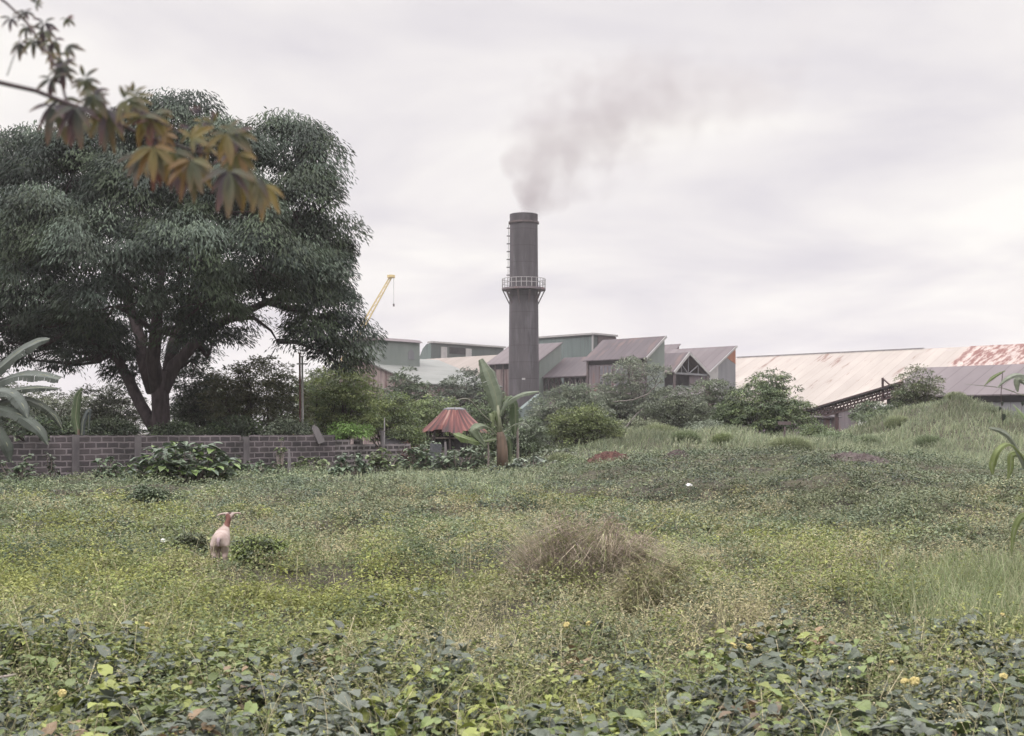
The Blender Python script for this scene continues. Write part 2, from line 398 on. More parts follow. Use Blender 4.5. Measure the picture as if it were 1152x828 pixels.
# low mauve shed in front of it
p0 = P(1100, 441.5, 115); loc, rz = frame(p0)
ls = thing('low_shed', 'low shed with mauve seamed roof and blue grey wall behind the grassy mound', 'shed', loc, rz)
t = 8.0; pr = p0[:2] + t * E2; zr = zat(409.8, pr[1]); k = (zr - p0[2]) / t; sL = along(pr, E1, 1035); sR = 18
slab([(sL, -.6, p0[2] - k * .6), (sR, -.6, p0[2] - k * .6), (sR, t, zr), (sL, t, zr)], .12).build('roof', M_roof_mauve2, ls)
slab([(sL, t + .01, zr), (sR, t + .01, zr), (sR, 2 * t, p0[2]), (sL, 2 * t, p0[2])], .12).build('roof', M_roof_mauve2, ls)
MB().prism_x([(0, 0), (2 * t, 0), (2 * t, p0[2] - .3), (t, zr - .2), (0, p0[2] - .3)], sL + .3, sR - .3).build('wall', M_wall_grey, ls)
MB().box((sL + .3, -.05, p0[2] - .95), (sR - .3, -.003, p0[2] - .32)).build('eave_dark_strip', M_dark, ls)  # dark strip laid on the solid wall below the eave

# tall teal hall behind the middle sheds
p0 = P(667, 376.5, 202); loc, rz = frame(p0)
th_ = thing('tall_hall', 'tall teal clad hall with thin white roof edge behind the chimney', 'hall', loc, rz)
L = -along(p0, E1, 590)
MB().box((-L, 0, 0), (0, 6.0, p0[2])).build('wall', M_teal, th_)
MB().box((-L - .3, -.35, p0[2] + .005), (.35, 6.2, p0[2] + .3)).build('roof', M_pale, th_)
MB().box((-.16, -.14, 4), (.14, -.002, p0[2] - .01)).build('downpipe', M_pale, th_)
MB().box((.002, 1.2, p0[2] - 2.6), (.1, 6.0, p0[2] - .1)).build('side_panel', M_steel, th_)

# shed left of the chimney top: mauve roof, pale teal gable
o, q = mono('chimney_shed', 'shed behind the chimney with mauve roof and pale teal side wall', 'shed', (606, 405, 190), (631, 385.5), 550, M_roof_mauve2, M_wall_rusty, gable=M_teal_pale)
MB().box((-q['L'] + .3, -.06, q['ze'] - 1.15), (-.3, -.003, q['ze'] - .2)).build('eave_dark_strip', M_dark, o)  # dark band on the solid wall for the open strip below the eave
MB().box((-.55, -.12, 0), (-.05, -.004, q['ze'] - .2)).build('corner_post', M_wall_mauve, o)
for xx in (-9.2, -7.4, -5.3, -2.6): MB().beam((xx, -.09, 0), (xx, -.09, q['ze'] - .2), .2, .12).build('post', M_steel, o)
# open lean-to between the chimney shed and the clerestory shed
p0 = P(666, 420.5, 184.2); loc, rz = frame(p0)
lt_ = thing('open_lean_to', 'open fronted lean-to with mauve roof and dark interior right of the chimney', 'shed', loc, rz)
t = 5.0; zr = zat(399.5, 184.2 + t * E2[1]); L = -along(p0, E1, 611); k = (zr - p0[2]) / t
slab([(-L, -.4, p0[2] - k * .4), (.4, -.4, p0[2] - k * .4), (.4, t, zr), (-L, t, zr)], .14).build('roof', M_roof_mauve, lt_)
MB().box((-L, t - .1, 0), (0, t, zr - .3)).build('back_wall', M_dark, lt_)  # interior shade put into the wall colour
MB().box((-L, .3, 0), (.0, t - .2, p0[2] - 4.2)).build('dark_base', M_dark, lt_)  # near-black block filling the lower part of the lean-to
m = MB(); n = 9
for i in range(n + 1):
    x = -L + .1 + (L - .2) * i / n
    m.beam((x, .05, p0[2] - 4.2), (x, .05, p0[2] - .2), .16)
    if i < n:
        x2 = -L + .1 + (L - .2) * (i + 1) / n
        m.beam((x, .05, p0[2] - (.3 if i % 2 else 2.2)), (x2, .05, p0[2] - (2.2 if i % 2 else .3)), .1)
m.beam((-L, .05, p0[2] - 2.3), (0, .05, p0[2] - 2.3), .16); m.beam((-L, .05, p0[2] - .35), (0, .05, p0[2] - .35), .2)
m.build('front_truss', M_steel, lt_)
tk = MB().lathe([(0, p0[2] - 6.3), (.75, p0[2] - 6.3), (.8, p0[2] - 4.4), (.55, p0[2] - 3.9), (0, p0[2] - 3.8)], 16, (-L + 2.3, -.6)); tk.build('tank', M_wall_mauve, lt_)

# clerestory shed, mauve roof, middle
o, q = mono('clerestory_shed', 'highest mauve roofed shed with single slope, right of the teal hall', 'shed', (727.6, 399.5, 166), (747, 378.5), 661, M_roof_mauve, M_wall_mauve, gable=M_teal_pale, fascia=M_pale)
L, ze = q['L'], q['ze']
MB().box((-L + .3, -.05, ze - 1.0), (-.3, -.003, ze - .3)).build('eave_dark_strip', M_dark, o)  # dark strip on the solid front wall, just under the eave
for x0, x1 in ((-L + 2.2, -L + 4.4), (-L + 5.0, -L + 7.2)):
    w = MB().box((x0, -.07, ze - 3.9), (x1, -.004, ze - 1.2)).build('window', M_glass, o)
    m = MB()
    for i in range(4): m.beam((x0 + (x1 - x0) * i / 3, -.1, ze - 3.9), (x0 + (x1 - x0) * i / 3, -.1, ze - 1.2), .09)
    m.beam((x0, -.1, ze - 2.5), (x1, -.1, ze - 2.5), .09); m.build('window_frame', M_wall_rusty, w)
for x in (-L + .1, -L + 8.4): MB().beam((x, -.1, 0), (x, -.1, ze - .2), .3, .18).build('post', M_steel, o)

# open gable with truss
p0 = P(757, 416, 182); loc, rz = frame(p0)
og = thing('open_gable_shed', 'small gabled shed with dark open end and visible roof truss', 'shed', loc, rz)
D2 = along(p0, E2, 794.5); tp = along(p0, E2, 772.8); zp = zat(396.3, 182 + tp * E2[1]); ze = p0[2]; L = 12
slab([(-L, -.3, ze - .3), (.4, -.3, ze - .3), (.4, tp, zp), (-L, tp, zp)], .16).build('roof', M_roof_mauve, og)
slab([(-L, tp + .005, zp), (.4, tp + .005, zp), (.4, D2 + .3, ze - .3), (-L, D2 + .3, ze - .3)], .16).build('roof', M_roof_mauve, og)
m = MB().beam((.5, -.3, ze - .45), (.5, tp, zp - .15), .14, .4).beam((.5, tp, zp - .15), (.5, D2 + .3, ze - .45), .14, .4); m.build('barge_board', M_pale, og)
m = MB().beam((.25, 0, ze - .5), (.25, D2, ze - .5), .18, .28).beam((.25, tp, zp - .4), (.25, tp, ze - .5), .12)
for yy, dz in ((tp * .5, .5), (D2 - (D2 - tp) * .5, .5)):
    m.beam((.25, tp, ze - .5), (.25, yy, ze - .5 + (zp - ze) * dz), .12)
    m.beam((.25, yy, ze - .5 + (zp - ze) * dz), (.25, yy, ze - .5), .10)
m.build('truss', M_wall_grey, og)
MB().prism_x([(.1, 0), (D2 - .1, 0), (D2 - .1, ze - .5), (tp, zp - .35), (.1, ze - .5)], -L, -3.0).build('wall', M_dark, og)  # near-black colour stands for the shade inside the open end
MB().box((-1.2, .4, 0), (-.9, D2 - .2, ze - 2.2)).build('screen_wall', M_teal_pale, og)
for y in (0.1, D2 - .1): MB().beam((.2, y, 0), (.2, y, ze - .5), .3).build('post', M_steel, og)
MB().beam((-L, .1, 0), (-L, .1, ze - .5), .3).build('post', M_steel, og)
# rear shed with blue grey gable
o, q = mono('rear_shed', 'mauve roofed shed with blue grey gable and rust patch at its peak', 'shed', (798, 417, 200), (827, 389.3), 728, M_roof_mauve2, M_wall_mauve, gable=M_wall_grey, fascia=M_pale)
t, zr = q['t'], q['zr']
MB().prism_x([(t * .62, zr - q['k'] * t * .38 - .3), (t - .02, zr - 3.0), (t - .02, zr - .35)], .085, .12).build('rust_patch', M_rust, o)
MB().prism_x([(.1, 4), (t * .32, 4), (t * .32, q['ze'] + q['k'] * t * .32 - .4), (.1, q['ze'] - .3)], .085, .11).build('pale_panel', M_pale, o)
o, q = mono('far_roof_shed', 'far sliver of pale mauve roof between two sheds', 'shed', (757, 395, 222), (764, 387.2), 735, M_roof_mauve2, M_wall_mauve)
# pink rusty hut down among the trees
p0 = P(783, 449, 150); loc, rz = frame(p0)
hu = thing('rusty_hut', 'small rust pink hut half hidden among grey green trees', 'hut', loc, rz)
MB().prism_x([(0, 0), (4, 0), (4, zat(441, 150)), (2, zat(436, 150)), (0, zat(444, 150))], -4.2, 0).build('wall', M_wall_rusty, hu)
slab([(-4.6, -.4, zat(445.5, 150)), (.4, -.4, zat(445.5, 150)), (.4, 2, zat(435.5, 150)), (-4.6, 2, zat(435.5, 150))], .1).build('roof', M_roof_mauve, hu)
slab([(-4.6, 2.01, zat(435.5, 150)), (.4, 2.01, zat(435.5, 150)), (.4, 4.4, zat(442, 150)), (-4.6, 4.4, zat(442, 150))], .1).build('roof', M_roof_mauve, hu)

# left group: gabled hall with monitor, tan roof, far monitor
p0 = P(470, 430, 175); loc, rz = frame(p0)
gh = thing('gabled_hall', 'grey green roofed hall with rust streaked gable wall left of the chimney', 'hall', loc, rz)
s = -along(p0, E1, 400); zr = zat(399.5, 175 + s * math.sin(A)); ze = p0[2]; D = 17
slab([(.5, -.5, ze - .15), (.5, D, ze - .15), (-s, D, zr), (-s, -.5, zr)], .18).build('roof', M_roof_green, gh)
slab([(-s - .005, -.5, zr), (-s - .005, D, zr), (-2 * s, D, ze), (-2 * s, -.5, ze)], .18).build('roof', M_roof_green, gh)
MB().prism_y([(0, 0), (0, ze - .3), (-s, zr - .25), (-2 * s + .4, ze - .25), (-2 * s + .4, 0)], 0, D - .2).build('wall', M_wall_rusty, gh)
zA = zat(382.5, 181)
mo = MB().box((-s - 2.5, .6, zr - 3), (-8.9, 8.6, zA)).build('roof_monitor', M_teal_pale, gh)
MB().prism_y([(-s - 3.2, zA + .2), (-10.8, zA + .62), (-9.2, zA + .42), (-8.5, zA + .004), (-s - 3.2, zA + .004)], .1, 8.9).build('monitor_roof', M_roof_mauve2, mo)
MB().prism_x([(6.2, zA - 2.6), (7.4, zA - 2.6), (7.4, zA - 1.5), (6.8, zA - .9), (6.2, zA - 1.5)], -8.898, -8.82).build('vent', M_wall_grey, mo)
p0 = np.array((.5, 202.0, zat(398, 202))); loc, rz = frame(p0)
tr = thing('tan_roof_hall', 'hall with pale tan sheet roof between the two teal monitors', 'hall', loc, rz)
slab([(-30, -16, p0[2] - 6.9), (0, -16, p0[2] - 6.9), (0, 0, p0[2]), (-30, 0, p0[2])], .15).build('roof', M_roof_tan, tr)
slab([(-30, .01, p0[2]), (0, .01, p0[2]), (0, 12, p0[2] - 5), (-30, 12, p0[2] - 5)], .15).build('roof', M_roof_tan, tr)
MB().prism_x([(-15.5, 0), (11.5, 0), (11.5, p0[2] - 5), (0, p0[2] - .2), (-15.5, p0[2] - 7)], -29.6, -.4).build('wall', M_wall_rusty, tr)
p0 = P(485, 385.8, 222); loc, rz = frame(p0)
fm = thing('far_monitor_hall', 'far teal hall with rounded roof end and dark opening under a white edge', 'hall', loc, rz)
zt = p0[2]; D = 19
MB().prism_y([(0, 6), (0, zt), (-1.2, zt - .15), (-2.2, zt - .9), (-3.1, zt - 2.4), (-3.6, zt - 4.5), (-3.6, 6)], 0, D).build('wall', M_teal, fm)
MB().prism_y([(.35, zt + .03), (.35, zt + .33), (-.8, zt + .3), (-1.0, zt + .02)], -.1, D + .3).build('roof_edge', M_pale, fm)
MB().box((.003, 4.6, zt - 1.7), (.08, 8.6, zt - .5)).build('opening', M_dark, fm)
for y in (2.4, 8.7): MB().box((.003, y, zt - 3.4), (.12, y + 1.5, zt - .55)).build('pale_panel', M_pale, fm)

# chimney
cc = P(590, 486, 183)
ch = thing('chimney', 'tall dark grey steel chimney with railed platform, smoking at the top', 'chimney', (cc[0] - .1, cc[1], 0))
M_chim = nmat('chimney_plate', (0.032, 0.028, 0.034), (0.080, 0.070, 0.079), 0.8, 0.75, (1, 1, 0.16), c3=(0.105, 0.097, 0.11), thr=0.60, scale3=0.8, stretch3=(1.2, 1.2, 0.16), detail=8, seam=2.45, seam_w=0.035, seam_ax=2)
zt = zat(241.5, 183); zc = zat(251.5, 183); zp = zat(324.5, 183)
r0, r1 = 2.33, 2.04
def rz_(z): return r0 + (r1 - r0) * min(1, z / zt)
prof = []
n = 14
for i in range(n + 1):
    z = zc * i / n
    prof += [(rz_(z), z)]
    if 0 < i < n: prof += [(rz_(z) + .012, z + .002), (rz_(z) + .012, z + .10), (rz_(z), z + .102)]
MB().lathe(prof, 72).build('shaft', M_chim, ch)
MB().lathe([(r1 - .02, zc + .2), (r1 + .03, zc + .2), (r1 + .05, zt), (r1 - .15, zt), (r1 - .2, zc - 3)], 72).build('rim', M_chim, ch)
MB().lathe([(r1 - .01, zc - .05), (r1 + .22, zc - .05), (r1 + .22, zc + .22), (r1 - .01, zc + .22)], 40).build('collar', M_steel, ch)
pf = MB().lathe([(rz_(zp) - .03, zp - .28), (3.25, zp - .28), (3.25, zp), (rz_(zp) - .03, zp)], 36).build('platform', M_wall_mauve, ch)
m = MB(); nn = 26
for i in range(nn):
    a0, a1 = i * 6.2832 / nn, (i + 1) * 6.2832 / nn
    q0 = (3.2 * math.cos(a0), 3.2 * math.sin(a0)); q1 = (3.2 * math.cos(a1), 3.2 * math.sin(a1))
    m.beam((*q0, zp + .001), (*q0, zp + 1.35), .085)
    for h_ in (.7, 1.35): m.beam((*q0, zp + h_), (*q1, zp + h_), .075)
m.build('railing', M_pale, pf)
for i in range(10):
    a0 = i * 6.2832 / 10; c_, s_ = math.cos(a0), math.sin(a0); ri = rz_(zp - 2.4) - .02
    MB().beam((3.1 * c_, 3.1 * s_, zp - .3), (ri * c_, ri * s_, zp - 2.3), .13, .16).beam((2.6 * c_, 2.6 * s_, zp - .3), (ri * c_, ri * s_, zp - 1.5), .09).build('bracket', M_steel, ch)
m = MB(); zl0, zl1 = zat(321, 183), zat(253, 183)
for sx_ in (-.22, .22): m.beam((-rz_(zl0) - .22, sx_, zl0), (-r1 - .22, sx_, zl1), .06)
for i in range(40):
    z = zl0 + (zl1 - zl0) * i / 39; m.beam((-rz_(z) - .22, -.22, z), (-rz_(z) - .22, .22, z), .04)
for i in range(7):
    z = zl0 + 1.5 + (zl1 - zl0 - 2) * i / 6; m.beam((-rz_(z) - .45, -.05, z), (-rz_(z) + .02, -.05, z), .16, .14)
m.build('ladder', M_steel, ch)
MB().box((-.3, -r0 - .02, zat(428, 183)), (.2, -r0 + .1, zat(426, 183))).build('inspection_plate', M_pale, ch)
# inclined chute by the chimney foot
m = MB(); a0 = P(585, 470, 170); a1 = P(609, 450, 172)
co = thing('inclined_chute', 'grey green inclined chute beside the chimney foot', 'chute', (a0[0], a0[1], 0))
dv = a1 - a0
MB().beam((0, 0, a0[2]), (dv[0], dv[1], a1[2]), .9, 2.0).build('trough', M_teal, co)
MB().beam((0, -.5, a0[2] - 1.05), (dv[0], dv[1] - .5, a1[2] - 1.05), .2, .25).build('rail', M_pale, co)
MB().beam((dv[0] * .9, 0, -a0[2] * 0), (dv[0] * .9, 0.2, a1[2] - 1), .25).build('support', M_steel, co)

# crane boom
tip, foot = P(440, 311, 235), P(411, 362, 235)
dirc = (foot - tip) / (tip[2] - foot[2]); base = tip + dirc * (tip[2] - 2.2)
M_yel = nmat('crane_yellow', (0.52, 0.40, 0.17), (0.62, 0.50, 0.27), 1.5, 0.6)
crn = thing('crawler_crane', 'pale yellow lattice boom crane rising behind the teal monitor roof', 'crane', (base[0], base[1], 0))
def crel(t, off=(0, 0)):
    q = base + (tip - base) * t - np.array((base[0], base[1], 0)); return (q[0] + off[0], q[1] + off[1], q[2])
m = MB(); nb = 34
for i in range(nb):
    t0, t1 = i / nb, (i + 1) / nb
    w0 = .45 * (1 - .55 * max(0, (t0 - .6) / .4)); w1 = .45 * (1 - .55 * max(0, (t1 - .6) / .4))
    for sx_, sy_ in ((-1, -1), (1, -1), (1, 1), (-1, 1)):
        m.beam(crel(t0, (sx_ * w0, sy_ * w0)), crel(t1, (sx_ * w1, sy_ * w1)), .16)
    for (q, w_) in (((-1, -1), (1, -1)), ((1, -1), (1, 1))):
        aa, bb = (q, w_) if i % 2 else (w_, q)
        m.beam(crel(t0, (aa[0] * w0, aa[1] * w0)), crel(t1, (bb[0] * w1, bb[1] * w1)), .09)
m.build('boom', M_yel, crn)
q = crel(1.0); MB().lathe([(0, -.25), (.75, -.25), (.75, .25), (0, .25)], 16).build('sheave_head', M_yel, crn).location = q
MB().beam((q[0] + .5, q[1], q[2] - 5.2), (q[0] + .5, q[1], q[2]), .05).box((q[0] + .35, q[1] - .15, q[2] - 5.7), (q[0] + .65, q[1] + .15, q[2] - 5.2)).build('hook_line', M_steel, crn)
MB().box((-2.5, -1.6, 1.2), (2.5, 1.6, 3.2)).box((.8, -2.2, 1.4), (2.6, -1.62, 3.6)).build('cab', M_yel, crn)
MB().box((-2.8, -2.3, 0), (2.8, -1.3, 1.1)).box((-2.8, 1.3, 0), (2.8, 2.3, 1.1)).build('tracks', M_steel, crn)

# inclined conveyor truss (right)
a0, a1 = P(905, 469, 112), P(1016, 437, 98)
cv = thing('conveyor', 'dark rusty inclined conveyor truss in front of the cream warehouse', 'conveyor', (a0[0], a0[1], 0))
dv = a1 - a0; M_cv = nmat('conveyor_rust', (0.035, 0.022, 0.025), (0.085, 0.05, 0.05), 3, 0.85)
def cvp(t, dz=0, dn=0): return (dv[0] * t, dv[1] * t + dn, a0[2] + dv[2] * t + dz)
m = MB()
for dn in (0, .9):
    for dz, w in ((0.45, .24), (.1, .09), (-.45, .13), (-.15, .08)):
        m.beam(cvp(0, dz, dn), cvp(1, dz, dn), .1, w)
    for i in range(15):
        m.beam(cvp(i / 14, -.45, dn), cvp(i / 14, .5, dn), .08)
        if i < 14: m.beam(cvp(i / 14, -.45, dn), cvp((i + 1) / 14, .4, dn), .06)
m.build('truss', M_cv, cv)
MB().beam(cvp(0, .36, .45), cvp(1, .36, .45), .8, .06).build('belt', M_dark, cv)
MB().beam(cvp(.37, -3.0, .45), cvp(.37, -.46, .45), .28).build('support_leg', M_cv, cv)
MB().beam(cvp(.81, -.6, -.12), cvp(.81, 1.35, -.12), .16).beam(cvp(.81, 1.3, -.12), cvp(.90, .35, -.12), .1).build('hoist_post', M_cv, cv)
p0 = P(944, 496, 108)
hh = thing('conveyor_hut', 'low purple grey hut under the conveyor with pale door frames', 'hut', (p0[0], p0[1], 0))
zt = zat(470, 108)
MB().box((-3.3, 0, .3), (0, 2.6, zt)).build('wall', M_wall_mauve, hh)
slab([(-3.5, -.4, zt + .06), (.2, -.4, zt + .06), (.2, 2.8, zt + .3), (-3.5, 2.8, zt + .3)], .05).build('roof', M_roof_mauve, hh)
for x in (-1.5, -.75, -.1): MB().box((x - .06, -.06, .3), (x + .06, -.003, zt - .2)).build('door_frame', M_wall_grey, hh)
MB().box((-1.5, -.10, zt - 1.25), (-.1, -.061, zt - 1.12)).build('crossbar', M_wall_grey, hh)
# white vehicle glimpsed behind the bush on the mound
p0 = P(1000, 461, 84)
tv = thing('white_truck', 'white truck roof glimpsed behind the bush by the conveyor', 'truck', (p0[0], p0[1], p0[2] - 1.25))
M_white = nmat('white_paint', (0.62, 0.62, 0.62), (0.75, 0.75, 0.74), 2, 0.5)
MB().prism_y([(-.9, 0), (.9, 0), (.9, .9), (.6, 1.6), (-.7, 1.6), (-.9, .9)], 0, 2.0).build('cab', M_white, tv)
MB().box((-.55, -.04, .95), (.5, -.003, 1.45)).build('window', M_glass, tv)
MB().box((-.85, 2.01, .1), (.85, 4.4, .8)).build('cargo_bed', M_white, tv)
for x in (-.55, .55): MB().tube([(x, .25, -.1), (x, .55, -.1)], .36, 14).build('wheel', M_dark, tv)

# ------------------------------------------------------------------ block wall
def brickmat(name, b1, b2, mortar, msize):
    m, t, b, o = nodes(name); N = t.nodes.new; L = t.links.new
    tc = N('ShaderNodeTexCoord'); sp = N('ShaderNodeSeparateXYZ'); cb = N('ShaderNodeCombineXYZ')
    L(tc.outputs['Object'], sp.inputs[0]); L(sp.outputs[0], cb.inputs[0]); L(sp.outputs[2], cb.inputs[1])
    nz = N('ShaderNodeTexNoise'); nz.inputs['Scale'].default_value = 3; nz.inputs['Detail'].default_value = 6
    L(tc.outputs['Object'], nz.inputs['Vector'])
    wob = N('ShaderNodeVectorMath'); wob.operation = 'MULTIPLY_ADD'; L(nz.outputs['Color'], wob.inputs[0]); wob.inputs[1].default_value = (.10, .08, 0)
    L(cb.outputs[0], wob.inputs[2])
    br = N('ShaderNodeTexBrick'); L(wob.outputs[0], br.inputs[0])
    br.inputs['Color1'].default_value = rgba(b1); br.inputs['Color2'].default_value = rgba(b2); br.inputs['Mortar'].default_value = rgba(mortar)
    br.inputs['Scale'].default_value = 1; br.inputs['Mortar Size'].default_value = msize; br.inputs['Brick Width'].default_value = .42
    br.inputs['Row Height'].default_value = .21; br.inputs['Mortar Smooth'].default_value = .4; br.inputs['Bias'].default_value = -.1
    r = N('ShaderNodeValToRGB'); r.color_ramp.elements[0].position = .3; r.color_ramp.elements[0].color = (.32, .33, .31, 1)
    r.color_ramp.elements[1].position = .7; r.color_ramp.elements[1].color = (1.1, 1.05, 1.05, 1)
    n2 = N('ShaderNodeTexNoise'); n2.inputs['Scale'].default_value = .9; n2.inputs['Detail'].default_value = 8; L(tc.outputs['Object'], n2.inputs['Vector'])
    L(n2.outputs[0], r.inputs[0])
    mx = N('ShaderNodeMixRGB'); mx.blend_type = 'MULTIPLY'; mx.inputs[0].default_value = 1; L(br.outputs[0], mx.inputs[1]); L(r.outputs[0], mx.inputs[2])
    L(mx.outputs[0], b.inputs['Base Color']); b.inputs['Roughness'].default_value = .95
    bp = N('ShaderNodeBump'); bp.inputs['Strength'].default_value = .7; bp.inputs['Distance'].default_value = .03; bp.invert = True
    L(br.outputs['Fac'], bp.inputs['Height']); L(bp.outputs[0], b.inputs['Normal'])
    return m
M_block = brickmat('concrete_block', (.062, .055, .063), (.105, .09, .098), (.205, .185, .198), .034)
M_block2 = brickmat('pierced_block', (.05, .045, .05), (.09, .08, .08), (.26, .24, .25), .055)
M_pillar = nmat('stained_pillar', (.075, .068, .074), (.15, .135, .142), 2.2, .95, (1, 1, .4), .3)
M_conc = nmat('pale_concrete', (.12, .11, .118), (.20, .185, .19), 2.5, .95, (1, 1, .4), .3)
def wall_run(name, label, a, b, za, zb, mat, pillars=()):
    a = np.array(a); b = np.array(b); d_ = b - a; Ln = float(np.linalg.norm(d_)); ang = math.atan2(d_[1], d_[0])
    o = thing(name, label, 'wall', (a[0], a[1], 0), ang)
    m = MB(); n = int(Ln / .42); top = []
    zb0 = -.2
    prof = []
    for i in range(n + 1):
        x = Ln * i / n; z = za + (zb - za) * i / n
        z = round(z / .21) * .21 - (.21 if rng.random() < .2 else 0)
        if prof: prof.append((x, prof[-1][1]))
        prof.append((x, z))
    m.prism_y([(0, zb0)] + prof + [(Ln, zb0)], 0, .16)
    m.build('panel', mat, o)
    for x in pillars:
        MB().box((x - .13, -.025, -.2), (x + .13, .185, za + (zb - za) * x / Ln - .03)).build('pillar', M_pillar, o)
    return o
wa, wb = P(-60, 486, 40)[:2], P(377, 486, 50)[:2]
def wx(px):
    d_ = unit(wb - wa); return float(along(wa, d_, px))
wall_run('block_wall', 'weathered grey concrete block wall running in front of the big tree', wa, wb, 1.99, 1.80, M_block, [wx(85), wx(155), wx(277)])
wc, wd = P(379, 486, 51.5)[:2], P(462, 486, 56)[:2]
wall_run('pierced_block_wall', 'short pale pierced block wall right of the long block wall', wc, wd, 1.62, 1.45, M_block2, [])
# leaning slab on the wall
sp_ = P(362, 498, 49.4)
sb = MB().prism_y([(-.14, 0), (.14, -.02), (.12, .62), (-.02, .78), (-.13, .66)], 0, .12).build('broken_slab', M_conc); sb.location = sp_; sb.rotation_euler = (0, R(-24), R(20))
tag(sb, 'broken pale concrete slab leaning at the end of the block wall', 'slab')
# poles
M_rustd = nmat('dark_rust', (.10, .05, .045), (.17, .09, .08), 3, .9)
def pole(name, label, px, y0, y1, Y, r, mat, cross=False):
    p = P(px, y1, Y); h0 = float(hgt(p[0], p[1])); zt = zat(y0, Y)
    o = thing(name, label, 'pole', (p[0], p[1], h0))
    MB().tube([(0, 0, -.2), (0.02, 0, (zt - h0) / 2), (0, 0, zt - h0)], [r, r * .95, r * .85], 10).build('shaft', mat, o)
    MB().tube([(0, 0, zt - h0 + .002), (0, 0, zt - h0 + .06)], r * 1.35, 10).build('cap', mat, o)
    if cross: MB().beam((-.25, 0, zt - h0 - .3), (.25, 0, zt - h0 - .3), .06).build('crossarm', mat, o)
    return o
pole('rusty_pole', 'thin red brown rusty pole under the right side of the big tree', 337.2, 398, 480, 57, .05, M_rustd)
pole('pale_pole', 'thin pale pipe pole beside the rusty pole', 340, 402, 480, 56.7, .05, M_pale, True)
pole('fence_post', 'short pale fence post with thin rod right of the block wall', 430, 486, 500, 54, .09, M_conc)
MB().tube([P(432.5, 500, 54.3), P(432.5, 470, 54.3)], .025, 6).build('thin_rod', M_pale)
tag(bpy.data.objects['thin_rod'], 'thin upright pale rod beside the short fence post', 'rod')
p0 = P(440, 494, 62)
ds = thing('collapsed_shed', 'low collapsed dark shed roof right of the block wall', 'shed', (p0[0], p0[1], .4))
slab([(-.5, -.5, .9), (.9, -.5, .65), (.7, 1.4, 1.6), (-.6, 1.4, 1.3)], .06).build('roof', M_dark, ds)
MB().box((-.45, 0, 0), (.8, 1.2, .6)).build('wall', M_wall_rusty, ds)

# ------------------------------------------------------------------ round hut with red roof
hp = P(511, 486, 68); hz = 0.55
M_hutroof = None
m_, t_, b_, o_ = nodes('hut_roof_rust'); N = t_.nodes.new; Lk = t_.links.new
tcn = N('ShaderNodeTexCoord'); sp = N('ShaderNodeSeparateXYZ'); Lk(tcn.outputs['Object'], sp.inputs[0])
at = N('ShaderNodeMath'); at.operation = 'ARCTAN2'; Lk(sp.outputs[1], at.inputs[0]); Lk(sp.outputs[0], at.inputs[1])
ml = N('ShaderNodeMath'); ml.operation = 'MULTIPLY'; ml.inputs[1].default_value = 3.2; Lk(at.outputs[0], ml.inputs[0])
nzh = N('ShaderNodeTexNoise'); nzh.noise_dimensions = '2D'; nzh.inputs['Scale'].default_value = 1.5; nzh.inputs['Detail'].default_value = 5
cbn = N('ShaderNodeCombineXYZ'); Lk(ml.outputs[0], cbn.inputs[0])
mz = N('ShaderNodeMath'); mz.operation = 'MULTIPLY'; mz.inputs[1].default_value = .35; Lk(sp.outputs[2], mz.inputs[0]); Lk(mz.outputs[0], cbn.inputs[1])
Lk(cbn.outputs[0], nzh.inputs['Vector'])
rp = N('ShaderNodeValToRGB')
for pos, colr in ((.30, (.035, .018, .02)), (.42, (.075, .027, .028)), (.52, (.13, .04, .038)), (.60, (.18, .065, .055)), (.70, (.27, .17, .145))):
    if pos == .30: rp.color_ramp.elements[0].position = pos; rp.color_ramp.elements[0].color = rgba(colr)
    elif pos == .70: rp.color_ramp.elements[-1].position = pos; rp.color_ramp.elements[-1].color = rgba(colr)
    else: e = rp.color_ramp.elements.new(pos); e.color = rgba(colr)
Lk(nzh.outputs[0], rp.inputs[0]); Lk(rp.outputs[0], b_.inputs['Base Color']); b_.inputs['Roughness'].default_value = .75
M_hutroof = m_
hut = thing('round_hut', 'round open hut with rusty red conical sheet roof beside the banana plant', 'hut', (hp[0], hp[1], hz))
zt, ze = zat(460.5, 68) - hz, zat(486, 68) - hz
v = []; f = []; n = 120; rings = 7
for i in range(rings):
    tt = i / (rings - 1)
    for k_ in range(n):
        a_ = k_ * 6.2832 / n; sh = int(k_ / 6)
        r_ = .58 + (1.88 - .58) * tt + .02 * tt * math.sin(k_ * 6.2832 / 3)
        z_ = zt + (ze - zt) * (tt ** 0.92) + .02 * ((sh * 7) % 3 - 1) * tt
        if i == rings - 1: r_ += .05 * ((sh * 5) % 4 - 1.5); z_ -= .045 * ((sh * 5) % 4 - 1.5)
        if i >= rings - 2 and (sh % 20) in (13,): r_ -= .22 * (i - rings + 3) / 2; z_ += .12 * (i - rings + 3) / 2
        v.append((r_ * math.cos(a_), r_ * math.sin(a_), z_))
for i in range(rings - 1):
    for k_ in range(n): f.append((i * n + k_, (i + 1) * n + k_, (i + 1) * n + (k_ + 1) % n, i * n + (k_ + 1) % n))
rf = MB().add(v, f).build('roof', M_hutroof, hut, False)
so = rf.modifiers.new('thickness', 'SOLIDIFY'); so.thickness = .02
MB().lathe([(0, zt + .09), (.35, zt + .10), (.62, zt + .03), (.64, zt - .05), (0, zt - .05)], 9).build('roof_cap', M_wall_grey, hut)
for i in range(10):
    a_ = i * 6.2832 / 10 + .2; MB().tube([(1.5 * math.cos(a_), 1.5 * math.sin(a_), -.1), (1.5 * math.cos(a_), 1.5 * math.sin(a_), ze + .12)], .05, 8).build('post', M_steel, hut)
